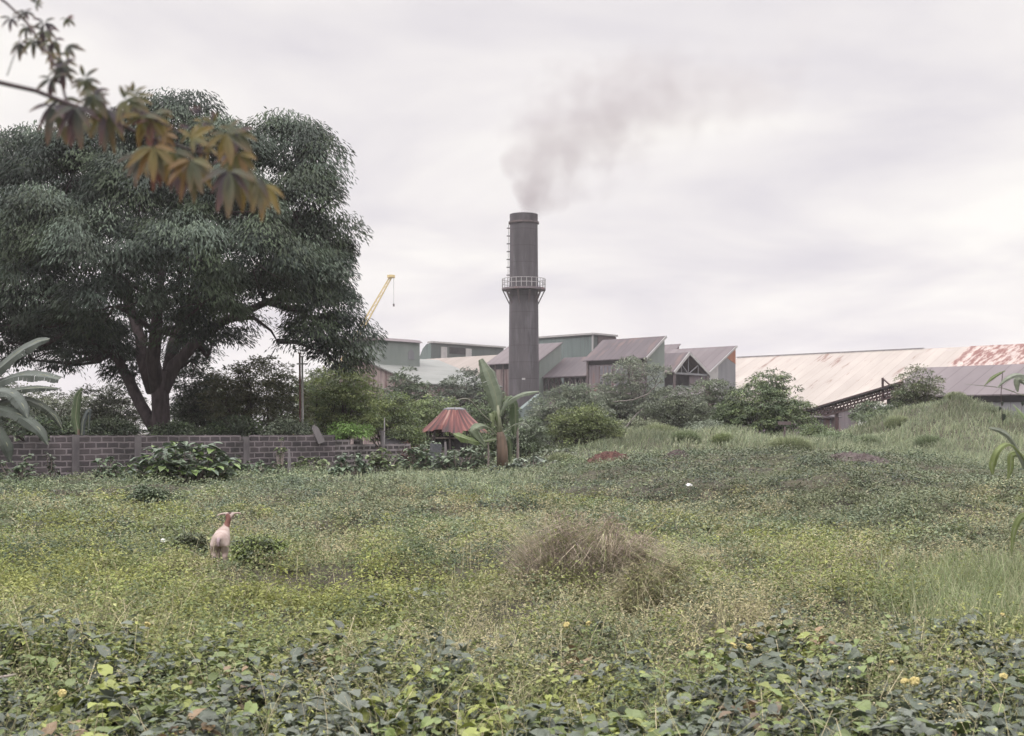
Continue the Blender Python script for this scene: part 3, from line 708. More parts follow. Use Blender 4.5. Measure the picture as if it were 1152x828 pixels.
for h_, hh_ in ((.25, .5), (ze - .32, .09)):
    m = MB()
    for i in range(10):
        a_, b2 = i * 6.2832 / 10 + .2, (i + 1) * 6.2832 / 10 + .2
        m.beam((1.46 * math.cos(a_), 1.46 * math.sin(a_), h_), (1.46 * math.cos(b2), 1.46 * math.sin(b2), h_), .05, hh_)
    m.build('rail', M_wall_mauve if h_ < .3 else M_bark_pale, hut)
MB().lathe([(0, 0), (1.2, 0), (1.2, ze - .25), (0, ze - .2)], 12).build('dark_core', M_dark, hut)  # near-black drum stands for the shade under the hut roof

# ------------------------------------------------------------------ plants
def rand_dirs(n):
    v = rng.normal(size=(n, 3)); return unit(v)
UP = np.array((0, 0, 1.0))
def crown(bag, lobes, nclump, per, lsize, cols, clump_r=.45, down=.5, w=None, aspect=.36, jit=.2, core=0.35, zs=.62):
    """foliage: domed leaf clumps spread through the outer part of each lobe (c, (rx,ry,rz))"""
    vol = np.array([l[1][0] * l[1][2] for l in lobes]); pr = vol / vol.sum()
    for (c, r), q in zip(lobes, pr):
        nc = max(4, int(nclump * q)); dd = rand_dirs(nc); dd[:, 2] = np.where(dd[:, 2] < -.55, -dd[:, 2], dd[:, 2])
        rad = rng.uniform(core, 1.0, nc) ** .45
        cc_ = np.array(c) + dd * np.array(r) * rad[:, None]
        od = np.repeat(dd, per, 0); n = len(od); pc = np.repeat(cc_, per, 0)
        cr = np.repeat(clump_r * rng.uniform(.65, 1.35, nc), per)[:, None]
        d2 = unit(rand_dirs(n) + .45 * od); d2[:, 2] = np.where(d2[:, 2] < -.25, -d2[:, 2], d2[:, 2])
        sp_ = d2 * cr * (rng.uniform(.12, 1, n) ** .4)[:, None] * np.array((1, 1, zs))
        hor = d2 * np.array((1, 1, .25))
        D = unit(hor * .9 + od * .25 - UP * down + rng.normal(0, .28, (n, 3)))
        Nn = unit(UP * .7 + d2 * .8 + rng.normal(0, .25, (n, 3)))
        tone = np.repeat(pal(cols, nc, jit, w), per, 0) * (1 + rng.normal(0, .10, n))[:, None]
        ls = lsize * rng.uniform(.65, 1.3, n)
        bag.leaves(pc + sp_, D, Nn, ls, ls * aspect, np.clip(tone, .004, .9))
def limbs(mb, base, lobes, r0, split=.35, wob=.25):
    base = np.array(base)
    for c, r in lobes:
        c = np.array(c); k1 = base + (c - base) * .35 + np.array((rng.normal(0, wob), rng.normal(0, wob), r[2] * .3))
        rr = r0 * rng.uniform(.5, .8)
        mb.tube([base, k1, c - np.array((0, 0, r[2] * .2))], [rr, rr * .7, rr * .25], 7)
        for _ in range(3):
            q = c + rand_dirs(1)[0] * np.array(r) * .75
            mb.tube([c - np.array((0, 0, r[2] * .25)), (c + q) / 2 + rng.normal(0, .1, 3), q], [rr * .3, rr * .2, rr * .06], 5)
def lobes_px(spec, Y):
    """(px, py, rx, ry[, dY]) in photo pixels at distance Y -> metric lobes"""
    out = []
    for s_ in spec:
        dY = s_[4] if len(s_) > 4 else 0
        y_ = Y + dY; out.append((P(s_[0], s_[1], y_), (s_[2] * y_ / F, s_[2] * y_ / F * .9, s_[3] * y_ / F)))
    return out
def plant(name, label, cat, px, y0, y1, wpx, Y, cols, n=5000, leaf=.14, nl=7, per=26, down=.3, aspect=.4, mat=None, bark=None, group=None, clump=.35, broadleaf=False, squash=.85, core=.35):
    """bush or small tree whose silhouette fills the box (px +- wpx/2, y0..y1) at distance Y"""
    c = P(px, y1, Y); gz = float(hgt(c[0], c[1])); zt = zat(y0, Y); zb = max(zat(y1, Y), gz + .05)
    Wd, H = wpx * Y / F, zt - zb
    o = thing(name, label, cat, (c[0], c[1], gz), 0, group)
    lob = []
    for i in range(nl):
        fx = (i + .5) / nl * 2 - 1 + rng.uniform(-.15, .15); fx = max(-.95, min(.95, fx))
        env = math.sqrt(max(.08, 1 - fx * fx * .62)) * rng.uniform(.86, 1.04)
        rx = Wd * rng.uniform(.16, .26); rz = H * rng.uniform(.24, .36)
        for lv in range(3):
            zc = zb - gz + rz * .6 + (H * env - rz * 1.5) * (rng.uniform(.88, 1.06) if lv == 0 else rng.uniform(.35, .6) if lv == 1 else rng.uniform(-.05, .2))
            lob.append(((fx * (Wd / 2 - rx * .8), rng.uniform(-.35, .35) * Wd * .6, zc), (rx, rx, rz * squash)))
    b = Bag(); crown(b, lob, max(10, int(1.45 * n) // per), per, leaf, cols, clump, down, None, aspect, .22, core)
    b.build('crown', mat or M_leaf, o)
    m = MB(); nst = 3
    for s_ in range(nst):
        limbs(m, (rng.uniform(-.1, .1) * Wd * .5, rng.uniform(-.05, .05) * Wd, -.15), lob[s_::nst], max(.025, .022 * Wd), wob=.06 * Wd)
    m.build('trunk', bark or M_bark, o)
    return o
G_dark = [(.030, .042, .030), (.045, .060, .038), (.062, .076, .05)]  # darkest leaves; carry the shade under the big tree as colour
G_big = [(.028, .038, .032), (.044, .058, .047), (.060, .076, .059), (.042, .056, .034)]
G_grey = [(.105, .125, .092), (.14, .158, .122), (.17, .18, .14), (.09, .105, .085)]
G_yel = [(.12, .15, .05), (.16, .19, .065), (.09, .12, .05)]
G_mid = [(.065, .09, .045), (.09, .12, .06), (.12, .145, .07)]

# the big tree
BY = 56.0
bt = P(181, 490, BY); btz = float(hgt(bt[0], bt[1]))
big = thing('big_tree', 'huge dark round crowned tree with thick forked trunk behind the block wall', 'tree', (bt[0], bt[1], btz))
spec = [(205, 155, 70, 46, 1), (140, 170, 62, 45, 2), (255, 178, 55, 42, -2), (325, 172, 52, 40, 1), (350, 190, 42, 32, 0), (85, 200, 72, 50, 1), (30, 195, 62, 48, 3), (-25, 225, 70, 55, 2),
        (165, 225, 72, 48, -4), (265, 235, 66, 46, -4), (335, 235, 52, 42, -1), (372, 275, 40, 30, 0), (55, 262, 75, 46, -4), (-20, 300, 70, 46, 0), (120, 285, 70, 44, -6),
        (215, 285, 66, 42, -6), (300, 295, 62, 42, -5), (362, 315, 46, 38, -1), (55, 330, 70, 38, -3), (135, 340, 55, 32, -6), (235, 338, 50, 28, -5), (318, 335, 50, 30, -3), (370, 352, 42, 34, 0),
        (388, 382, 30, 26, 0), (355, 388, 32, 28, -1), (385, 405, 20, 22, 0), (20, 362, 60, 28, 1), (100, 372, 44, 26, -1), (225, 372, 30, 26, -3), (130, 398, 30, 18, 1), (-40, 350, 60, 40, 2),
        (150, 250, 90, 50, 5), (280, 260, 80, 50, 5), (30, 280, 90, 50, 6), (200, 320, 80, 36, 5), (205, 200, 90, 50, 5), (335, 300, 60, 40, 4), (70, 372, 40, 20, 4)]
lob = [(c - np.array((bt[0], bt[1], btz)) - np.array((.25, 0, .15)), np.array(r) * .80) for c, r in lobes_px(spec, BY)]
spec2 = [(35, 405, 40, 22, 3), (75, 412, 26, 18, 3), (100, 398, 46, 26, 1), (150, 420, 26, 22, 2), (60, 392, 42, 22, 3), (215, 405, 24, 26, 2), (240, 385, 30, 22, 2), (10, 385, 45, 24, 3), (165, 372, 40, 26, 4), (250, 362, 40, 26, 4)]
lob2 = [(c - np.array((bt[0], bt[1], btz)), r) for c, r in lobes_px(spec2, BY)]
b = Bag(); crown(b, lob, 820, 270, .24, G_big, 1.12, .95, None, .29, .26, .72, .85)
crown(b, lob, 420, 80, .24, G_big[:1], .9, .8, None, .28, .2, .02)  # inner filler in the darkest tone only: crown shade put into colour
crown(b, lob2, 190, 120, .22, [(.035, .045, .038), (.05, .062, .05)], .95, .7, None, .28, .25, .2)
b.build('crown', M_matte, big)
def bl(px, py, dY=0): return P(px, py, BY + dY) - np.array((bt[0], bt[1], btz))
m = MB()
m.tube([(0, 0, -.3), (0, 0, .3), bl(181, 462), bl(180, 440), bl(178, 418)], [.64, .48, .40, .39, .42], 14)
m.tube([bl(178, 440), bl(172, 405, -.5), bl(176, 370, -1), bl(178, 335, -1.5), bl(185, 290, -1)], [.36, .32, .27, .2, .12], 10)
m.tube([bl(181, 442), bl(196, 412, .3), bl(220, 385, .5), bl(250, 362, .5), bl(300, 340, 0), bl(345, 325, 0)], [.36, .31, .25, .2, .15, .09], 10)
m.tube([bl(174, 482), bl(158, 455, .6), bl(146, 430, 1), bl(128, 395, 1), bl(95, 360, 1), bl(40, 330, 1)], [.30, .27, .25, .2, .15, .09], 10)
m.tube([bl(172, 440, .5), bl(160, 405, 1), bl(158, 380, 2), bl(140, 330, 3), bl(110, 270, 3)], [.32, .28, .25, .2, .1], 9)
m.tube([bl(190, 420, .5), bl(196, 385, 2), bl(212, 340, 3), bl(240, 280, 3)], [.34, .28, .22, .1], 9)
m.tube([bl(255, 360, .5), bl(285, 357, 0), bl(305, 372, 0), bl(312, 384, 0)], [.13, .1, .06, .03], 6)
m.tube([bl(300, 340, 0), bl(340, 352, 0), bl(375, 372, 0)], [.14, .1, .05], 6)
m.tube([bl(335, 260, 0), bl(355, 240, 0), bl(372, 226, 0), bl(382, 220, 0)], [.1, .07, .05, .02], 6)
_hv = np.array([v_ for v_ in m.v]); _hv = _hv[_hv[:, 2] > bl(180, 430)[2]]
for (c, r) in lob[:31] + lob2:
    dl = np.linalg.norm(_hv - c, axis=1) + 1.5 * np.clip(_hv[:, 2] - c[2], 0, None); a_ = _hv[dl.argmin()]
    mid = a_ * .5 + c * .5 + rng.normal(0, .2, 3) - np.array((0, 0, .2))
    m.tube([a_, mid, c], [.13, .09, .05], 6)
    for _ in range(3): m.tube([c, (c + (q_ := c + rand_dirs(1)[0] * r * .8)) / 2 + rng.normal(0, .12, 3), q_], [.05, .03, .01], 5)
m.build('trunk', M_bark, big, True)

# background and belt trees
T = plant
T('tree', 'dark olive tree behind the block wall left of the rusty pole', 'tree', 288, 388, 492, 125, 60, [(.05, .058, .032), (.075, .08, .042), (.095, .095, .055)], 11000, .17)
T('tree', 'yellow green leafy tree right of the two thin poles', 'tree', 383, 407, 494, 112, 64, [(.075, .10, .04), (.11, .14, .055), (.155, .18, .065)], 12000, .17)
T('bush', 'bright green low bush peeking over the end of the block wall', 'bush', 392, 478, 496, 45, 53, [(.10, .17, .045), (.13, .2, .06)], 1500, .13, 4)
T('tree', 'mid green layered tree left of the red roofed hut', 'tree', 436, 438, 500, 74, 70, G_mid + G_yel, 7000, .17)
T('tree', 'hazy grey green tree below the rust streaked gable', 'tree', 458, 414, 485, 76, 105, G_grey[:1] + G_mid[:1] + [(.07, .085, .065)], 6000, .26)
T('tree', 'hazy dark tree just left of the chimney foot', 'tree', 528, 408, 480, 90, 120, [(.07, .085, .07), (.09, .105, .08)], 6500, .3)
T('tree', 'light green tree directly behind the red hut roof', 'tree', 488, 440, 500, 76, 80, [(.10, .13, .06), (.15, .18, .085), (.13, .16, .07)], 6000, .2)
T('tree', 'dark green tree behind banana leaves left of the chimney', 'tree', 552, 434, 500, 70, 90, G_mid[:2], 4500, .22)
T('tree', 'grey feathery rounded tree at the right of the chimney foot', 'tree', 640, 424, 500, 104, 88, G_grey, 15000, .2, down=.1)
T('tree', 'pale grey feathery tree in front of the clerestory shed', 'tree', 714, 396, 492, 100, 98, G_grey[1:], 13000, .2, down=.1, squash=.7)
T('tree', 'flat topped grey tree below the open gable', 'tree', 758, 428, 494, 96, 86, [(.09, .105, .075), (.12, .135, .09), (.08, .09, .07)], 8500, .19, down=.1, squash=.7)
T('tree', 'grey green round tree below the blue grey gable', 'tree', 801, 417, 492, 80, 94, [(.09, .11, .075), (.125, .145, .095), (.10, .11, .085)], 8500, .2, down=.1, squash=.8)
T('tree', 'dark glossy green tree standing left of the conveyor hut', 'tree', 866, 415, 496, 100, 72, [(.04, .06, .028), (.065, .09, .04), (.095, .12, .05)], 12000, .18, down=.5, mat=M_gloss)
T('bush', 'dark green bush against the left foot of the glossy tree', 'bush', 824, 448, 490, 46, 73, [(.05, .072, .035), (.08, .105, .05)], 4500, .16)
T('bush', 'rounded yellow green bush in front of the grey feathery tree', 'bush', 656, 455, 512, 80, 62, [(.12, .145, .06), (.16, .18, .08), (.09, .11, .055)], 8000, .14, down=0)
T('tree', 'small sprawling tree on top of the grassy mound', 'tree', 1032, 412, 462, 56, 77, [(.07, .09, .05), (.10, .12, .065), (.13, .135, .085)], 4800, .15, down=.1, core=.2)
T('bush', 'grey green bush on the mound under the conveyor', 'bush', 979, 450, 476, 40, 79, G_grey[:2] + G_mid[:1], 3200, .15)
T('bush', 'low green bush between conveyor and small mound tree', 'bush', 1008, 452, 470, 24, 77, G_mid[:2], 1500, .13, 4)
T('tree', 'hazy tree behind the banana clump at the left edge', 'tree', 50, 432, 494, 150, 78, [(.075, .085, .055), (.10, .11, .07), (.06, .07, .05)], 8000, .2)
T('tree', 'dark tree filling the left edge behind the banana clump', 'tree', -28, 396, 494, 120, 74, G_dark, 8000, .2)
T('tree', 'shaded dark small tree right of the big trunk', 'tree', 226, 404, 494, 70, 63, G_dark, 11000, .16)  # under-tree shade put into the dark leaf colours
T('tree', 'shaded thicket tree left of the big trunk', 'tree', 124, 426, 494, 88, 66, [(.045, .052, .036), (.065, .072, .046)], 5500, .17)  # shade below the big crown put into its leaf colours
T('bush', 'shaded green bush at the foot of the big trunk', 'bush', 200, 478, 494, 60, 51.5, G_dark + G_mid[:1], 2500, .14)
T('bush', 'grey leaved bush on the block wall below the thin poles', 'bush', 325, 472, 494, 44, 51.5, [(.06, .075, .055), (.085, .10, .07)], 2600, .13)
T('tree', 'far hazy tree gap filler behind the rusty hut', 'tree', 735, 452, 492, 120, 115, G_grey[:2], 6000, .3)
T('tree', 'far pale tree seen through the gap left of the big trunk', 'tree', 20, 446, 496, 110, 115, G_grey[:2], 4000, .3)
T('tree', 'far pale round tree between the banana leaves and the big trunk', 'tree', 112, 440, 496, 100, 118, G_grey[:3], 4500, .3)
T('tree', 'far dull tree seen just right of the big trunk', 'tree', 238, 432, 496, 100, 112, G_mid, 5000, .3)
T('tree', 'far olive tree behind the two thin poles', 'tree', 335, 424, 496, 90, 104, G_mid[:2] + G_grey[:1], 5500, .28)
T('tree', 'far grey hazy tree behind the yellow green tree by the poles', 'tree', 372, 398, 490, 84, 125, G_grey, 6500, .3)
T('tree', 'dull green tree hiding the foot of the clerestory shed', 'tree', 686, 430, 496, 60, 100, G_grey[:1] + G_mid[:1], 6000, .22)
T('bush', 'grey green bush behind the banana plant and the bare stems', 'bush', 590, 470, 520, 60, 60, G_grey[:2] + G_mid[:1], 4500, .15)
T('bush', 'mid green bush hiding the right side of the round hut', 'bush', 552, 484, 520, 46, 62, G_mid, 3500, .14)
T('bush', 'shaggy green bush filling the gap left of the round hut', 'bush', 458, 476, 514, 46, 63, G_mid + G_yel[:1], 3800, .14)
T('bush', 'olive shrub row at the back of the bank below the grey trees', 'bush', 716, 470, 506, 90, 72, [(.10, .115, .075), (.13, .14, .09)], 5500, .14)
T('bush', 'low pale shrub on the bank below the round grey tree', 'bush', 800, 472, 500, 70, 70, G_grey[:2], 4000, .13)
T('bush', 'low leafy bush at the left end of the long conveyor', 'bush', 918, 476, 500, 36, 68, G_mid, 2600, .13)
T('bush', 'leafy bush left of the conveyor hut foot in tall grass', 'bush', 940, 486, 508, 44, 62, [(.10, .13, .075), (.13, .16, .09)], 2600, .12)
T('bush', 'low shrub on the upper left slope of the mound', 'bush', 985, 462, 484, 40, 73, G_mid + G_grey[:1], 2600, .12)
T('bush', 'low shrub at the right shoulder of the mound', 'bush', 1092, 452, 476, 50, 72, [(.11, .13, .08), (.14, .155, .10)], 2600, .12)
T('bush', 'low dark undergrowth bush behind the left end of the wall', 'bush', 55, 470, 496, 110, 49, G_dark + G_mid[:1], 3500, .15)
T('bush', 'low dark undergrowth bush between the left trunk foot and young banana', 'bush', 125, 472, 496, 60, 51, G_dark, 2600, .15)
T('bush', 'low shaded undergrowth bush behind the sprawling shrub', 'bush', 262, 470, 496, 70, 53, G_dark + G_mid[:1], 3000, .15)
bpy.data.objects['tree']  # first of its kind keeps the plain name
for o in C.objects:
    if o.get('label') == 'far hazy tree gap filler behind the rusty hut': o['label'] = 'hazy far tree mass in front of the rust pink hut'
# shrubs in front of the wall and around the hut
LV = [(.075, .105, .06), (.10, .135, .075), (.06, .085, .055)]
def big_leaf_bush(name, label, px, y0, y1, wpx, Y, n, L, cols, mat=M_gloss, cat='bush', group=None):
    c = P(px, y1, Y); gz = float(hgt(c[0], c[1])); H = zat(y0, Y) - gz; Wd = wpx * Y / F
    o = thing(name, label, cat, (c[0], c[1], gz), 0, group)
    b = Bag(); m = MB()
    nst = max(5, n // 9)
    for s_ in range(nst):
        a_ = rng.uniform(0, 6.28); rr = math.sqrt(rng.uniform(0, 1)) * Wd / 2
        top = np.array((rr * math.cos(a_), rr * math.sin(a_) * .7, H * rng.uniform(.15, .95) * math.sqrt(max(.1, 1 - (rr / (Wd / 2)) ** 2 * .8))))
        m.tube([(top[0] * .35, top[1] * .35, -.05), top * np.array((.8, .8, .6)), top], [.03, .022, .012], 5)
        k_ = max(3, n // nst); th = rng.uniform(0, 6.28, k_)
        D = np.stack([np.cos(th), np.sin(th), rng.uniform(-.55, .1, k_)], 1); bp_ = top + rng.normal(0, .5, (k_, 3)) * np.array((L, L, L * .8)) * .7
        Nn = unit(UP + .5 * D * np.array((1, 1, 0)) + rng.normal(0, .2, (k_, 3)))
        ls = L * rng.uniform(.7, 1.25, k_)
        b.broad(bp_, D, Nn, ls, ls * .7, pal(cols, k_, .2))
    b.build('foliage', mat, o); m.build('stem', M_bark_pale, o)
    return o
big_leaf_bush('broad_leaf_shrub', 'sprawling grey green shrub with big broad leaves against the block wall', 208, 489, 548, 122, 38.5, 900, .30, [(.065, .085, .065), (.085, .105, .075), (.055, .072, .058), (.10, .14, .05)])
big_leaf_bush('broad_leaf_shrub', 'narrow leafy shrub at the wall pillar left of the sprawling shrub', 119, 504, 534, 32, 40.5, 160, .2, LV)
big_leaf_bush('broad_leaf_shrub', 'blue green rounded shrub right of the broken slab', 395, 509, 546, 42, 43, 320, .2, [(.075, .105, .075), (.10, .13, .09)])
big_leaf_bush('broad_leaf_shrub', 'mid green rounded shrub in front of the pierced wall', 430, 501, 538, 44, 46, 340, .18, G_mid)
big_leaf_bush('broad_leaf_shrub', 'creeper covered clump left of the grey sheets', 474, 500, 540, 44, 48, 380, .2, LV)
big_leaf_bush('broad_leaf_shrub', 'tangled shrub hiding the left posts of the red roofed hut', 488, 493, 544, 54, 51, 520, .18, [(.075, .10, .065), (.10, .13, .075), (.06, .08, .055)])
big_leaf_bush('broad_leaf_shrub', 'tangled shrub between the red roofed hut and the banana trunk', 536, 496, 544, 44, 51, 440, .18, [(.07, .095, .06), (.095, .12, .075)])
big_leaf_bush('broad_leaf_shrub', 'leafy clump below the red roofed hut', 514, 499, 544, 56, 47, 480, .2, [(.06, .08, .055), (.09, .115, .075)])
big_leaf_bush('broad_leaf_shrub', 'dark creeper mound at the foot of the banana plant', 557, 524, 546, 26, 45.5, 170, .16, [(.028, .038, .035), (.045, .058, .048)])
big_leaf_bush('broad_leaf_shrub', 'grey creeper mound right of the banana plant', 598, 512, 548, 56, 46, 400, .17, [(.075, .09, .075), (.10, .12, .09)])
big_leaf_bush('broad_leaf_shrub', 'low olive shrub right of the thin stem near the hut', 622, 500, 532, 50, 54, 330, .17, [(.10, .115, .075), (.085, .095, .07)])
big_leaf_bush('broad_leaf_shrub', 'low creeper clump at the left end of the block wall foot', 22, 503, 534, 50, 39.3, 240, .16, LV)
big_leaf_bush('broad_leaf_shrub', 'low creeper clump at the wall foot right of the sprawling shrub', 296, 510, 538, 46, 45.6, 240, .16, LV)
big_leaf_bush('broad_leaf_shrub', 'low creeper clump at the wall foot below the broken slab', 352, 508, 538, 40, 47.4, 240, .16, G_mid)
big_leaf_bush('climbing_vine', 'vine climbing the block wall above the pale stump', 315, 486, 528, 12, 47.2, 110, .13, G_mid, cat='vine')
big_leaf_bush('climbing_vine', 'dark vine hanging on the left part of the block wall', 58, 494, 527, 12, 40.2, 70, .14, [(.04, .05, .035), (.06, .07, .05)], cat='vine')

# ---------------------------------------------------------------- ribbons: banana and cane leaves
def ribbon(path, widths, up, col_of, mid_drop=.18, tears=0, edge_drop=.0, sub=6):
    """broad leaf along a polyline (points, Catmull-Rom); returns V,T,K with a V-shaped section"""
    pts = [np.array(p, float) for p in path]; pts = [2 * pts[0] - pts[1]] + pts + [2 * pts[-1] - pts[-2]]
    C_ = []; Wd = []
    for i in range(1, len(pts) - 2):
        for k_ in range(sub):
            t_ = k_ / sub; p0_, p1_, p2_, p3_ = pts[i - 1:i + 3]
            C_.append(.5 * (2 * p1_ + (p2_ - p0_) * t_ + (2 * p0_ - 5 * p1_ + 4 * p2_ - p3_) * t_ ** 2 + (3 * p1_ - p0_ - 3 * p2_ + p3_) * t_ ** 3))
            Wd.append(widths[i - 1] * (1 - t_) + widths[i] * t_)
    C_.append(pts[-2]); Wd.append(widths[-1])
    C_ = np.array(C_); Wd = np.array(Wd); n = len(C_)
    Tn = unit(np.gradient(C_, axis=0)); up = np.broadcast_to(np.array(up, float), (n, 3))
    Sd = unit(np.cross(Tn, up)); Un = np.cross(Sd, Tn)
    V = []; T_ = []; K = []
    for side in (-1, 1):
        for i in range(n - 1):
            gap = .04 if (tears and rng.random() < tears) else 0
            jit = rng.uniform(.95, 1.05) if tears else 1
            dr0 = mid_drop + (edge_drop * (.5 + .4 * math.sin(i * .9 + side)) if tears else edge_drop)
            o_ = len(V)
            a_, b_ = C_[i], C_[i + 1]
            b_e = b_ - Tn[i] * np.linalg.norm(b_ - a_) * gap * 3
            for (c_, ce, w_, sdn, un) in ((a_, a_, Wd[i], Sd[i], Un[i]), (b_, b_e, Wd[i + 1], Sd[i + 1], Un[i + 1])):
                V += [c_, ce + side * sdn * w_ * .3 * jit + un * w_ * .5 * .10, ce + side * sdn * w_ * .5 * jit - un * w_ * dr0 * .6]
            q = [(0, 1, 4), (0, 4, 3), (1, 2, 5), (1, 5, 4)]
            if side < 0: q = [t__[::-1] for t__ in q]
            T_ += [tuple(x + o_ for x in t__) for t__ in q]
            cI = np.array(col_of(i / n)) * rng.uniform(.9, 1.1); K += [cI * 1.25, cI, cI] * 2
    return np.array(V), np.array(T_), np.array(K)
def leaf_obj(name, rel, path, widths, up, col, mat, parent, tears=0, edge_drop=.2, rib=.02, mid_drop=.18, sub=6, ribcol=None):
    path = [np.array(p) - rel for p in path]
    V, T_, K = ribbon(path, widths, up, (lambda t: col) if not callable(col) else col, mid_drop, tears, edge_drop, sub)
    lf = link(name, npmesh(name, V, T_, K), mat, parent)
    MB().tube(path, [rib] + [rib * .7] * (len(path) - 2) + [rib * .2], 6).build('midrib', ribcol or M_stem, lf)
    return lf
M_stem = nmat('leaf_stem', (.14, .155, .095), (.19, .20, .135), 6, .6)
M_bstem = nmat('banana_sheath', (.075, .055, .042), (.16, .11, .08), 5, .85, (1, 1, .15), .3)
# centre banana plant
BYc = 50.0; bb = P(565, 525, BYc); bz = float(hgt(bb[0], bb[1])); rel = np.array((bb[0], bb[1], bz))
ban = thing('banana_plant', 'tall banana plant with upright leaf in front of the chimney foot', 'banana plant', rel)
def q3(px, py, dY=0): return P(px, py, BYc + dY)
MB().tube([np.array((0, 0, -.1)), q3(565, 505) - rel, q3(563.5, 492) - rel, q3(562.5, 486) - rel], [.235, .23, .185, .13], 14).build('stem', M_bstem, ban, True)
MB().tube([q3(562.8, 489) - rel, q3(561, 472) - rel, q3(560, 456) - rel], [.13, .10, .05], 12).build('upper_stem', M_stem, ban, True)
BL = (.10, .125, .075); BL2 = (.115, .14, .095); BLd = (.065, .092, .045)
for path, wd, up, cl in [
    ([q3(560, 462), q3(557, 442), q3(549, 420), q3(541, 404, .1)], [.35, .72, .66, .2], (0.3, -1, .25), BL2),
    ([q3(562, 468), q3(572, 452, -.4), q3(588, 443, -.8), q3(607, 440, -1)], [.15, .42, .38, .08], (-.15, -.5, 1), BL2),
    ([q3(562, 470), q3(574, 450, .3), q3(580, 456, .6), q3(580, 478, .7), q3(579, 490, .7)], [.12, .3, .5, .5, .12], (1, -.8, .2), BLd),
    ([q3(561, 482), q3(552, 474, -.3), q3(543, 466, -.7), q3(528, 449, -1), q3(512, 450, -1.2)], [.07, .07, .08, .10, .05], (0, -.3, 1), (.12, .12, .09)),
    ([q3(559, 490), q3(550, 481, -.5), q3(540, 478, -1), q3(533, 484, -1.3), q3(546, 502, -1.2)], [.06, .1, .4, .48, .1], (-.3, -1, .5), BL),
    ([q3(560, 494), q3(546, 496, -.8), q3(532, 495, -1.4), q3(518, 490, -1.9), q3(510, 488, -2)], [.06, .12, .42, .46, .1], (0, -.8, .8), (.11, .15, .055)),
    ([q3(567, 500), q3(570, 492, .3), q3(574, 500, .5), q3(574, 520, .6)], [.1, .3, .4, .12], (1, -1, .3), BLd),
    ([q3(560, 485), q3(556, 470, -.1), q3(553, 466, -.2), q3(554, 480, -.3)], [.1, .28, .34, .1], (-.6, -1, .3), (.12, .15, .07)),
    ([q3(563, 490), q3(578, 478, -.2), q3(590, 476, -.4), q3(598, 482, -.5)], [.06, .14, .14, .04], (0, -.3, 1), (.10, .12, .08)),
]: leaf_obj('leaf', rel, path, wd, up, cl, M_leaf, ban, .25, .35, .03)
# thin young banana stems beside it
def simple_stem(label, px, y0, y1, Y, r, mat):
    p = P(px, y1, Y); g_ = float(hgt(p[0], p[1])); zt_ = zat(y0, Y)
    o = MB().tube([(0, 0, -.1), (.02, 0, (zt_ - g_) * .5), (.0, .02, zt_ - g_)], [r, r * .9, r * .6], 8).build('bare_stem', mat); o.location = (p[0], p[1], g_)
    return tag(o, label, 'stem')
simple_stem('thin bare brown stem right of the banana plant', 582, 478, 520, 51, .06, M_bark_pale)
simple_stem('thin pale bare stem left of the banana trunk', 549, 495, 520, 49.5, .045, M_bark_pale)
simple_stem('short grey post standing among creepers below the red hut', 501, 497, 522, 49, .07, M_conc)
simple_stem('pale broken stump in front of the right half of the block wall', 325, 505, 530, 45.5, .06, M_conc)
# banana clump at the left edge
BYl = 38.0; bb = P(-30, 522, BYl); bz = float(hgt(bb[0], bb[1])); rel = np.array((bb[0], bb[1], bz))
ban = thing('banana_plant', 'banana clump with arching torn leaves at the left edge over the wall', 'banana plant', rel)
def q4(px, py, dY=0): return P(px, py, BYl + dY)
for dx in (-.5, .1): MB().tube([(dx, dx * .4, -.1), (dx + .05, 0, 1.0), (dx, 0, 2.1)], [.22, .17, .09], 12).build('stem', M_bstem, ban, True)
GB = (.085, .098, .088); GBd = (.055, .066, .055)
for path, wd, up, cl in [
    ([q4(-32, 450), q4(-12, 424), q4(20, 396, -.3), q4(42, 384, -.4), q4(56, 381, -.5)], [.2, .5, .55, .45, .1], (-.3, -.8, .8), GB),
    ([q4(-30, 452), q4(-5, 432), q4(25, 421, -.6), q4(50, 422, -.8), q4(68, 426, -.9)], [.2, .5, .55, .45, .3], (0, -.7, 1), GB),
    ([q4(-30, 455), q4(-8, 440, -.6), q4(14, 442, -1), q4(26, 456, -1.2), q4(31, 470, -1.3)], [.2, .48, .5, .42, .1], (.5, -.7, .8), GB),
    ([q4(-30, 458), q4(-6, 458, -.8), q4(22, 466, -1.2), q4(44, 482, -1.5), q4(54, 500, -1.6)], [.2, .45, .5, .42, .08], (.4, -.7, 1), GBd),
    ([q4(-25, 452, .8), q4(10, 440, .9), q4(40, 436, 1), q4(66, 437, 1)], [.2, .42, .42, .1], (0, -.5, 1), GBd),
    ([q4(-20, 460, .8), q4(20, 448, 1), q4(46, 455, 1.1), q4(62, 468, 1.2), q4(70, 482, 1.2)], [.2, .4, .4, .32, .06], (.3, -.6, 1), (.06, .07, .055)),
    ([q4(-20, 470, -.5), q4(-5, 480, -1), q4(8, 500, -1.2), q4(12, 520, -1.2)], [.15, .4, .45, .1], (.8, -.8, .4), GBd),
    ([q4(-35, 440), q4(-45, 410), q4(-50, 385), q4(-62, 370)], [.2, .5, .5, .1], (.3, -1, .3), GB),
]: leaf_obj('leaf', rel, path, wd, up, cl, M_matte, ban, .12, .3, .028)
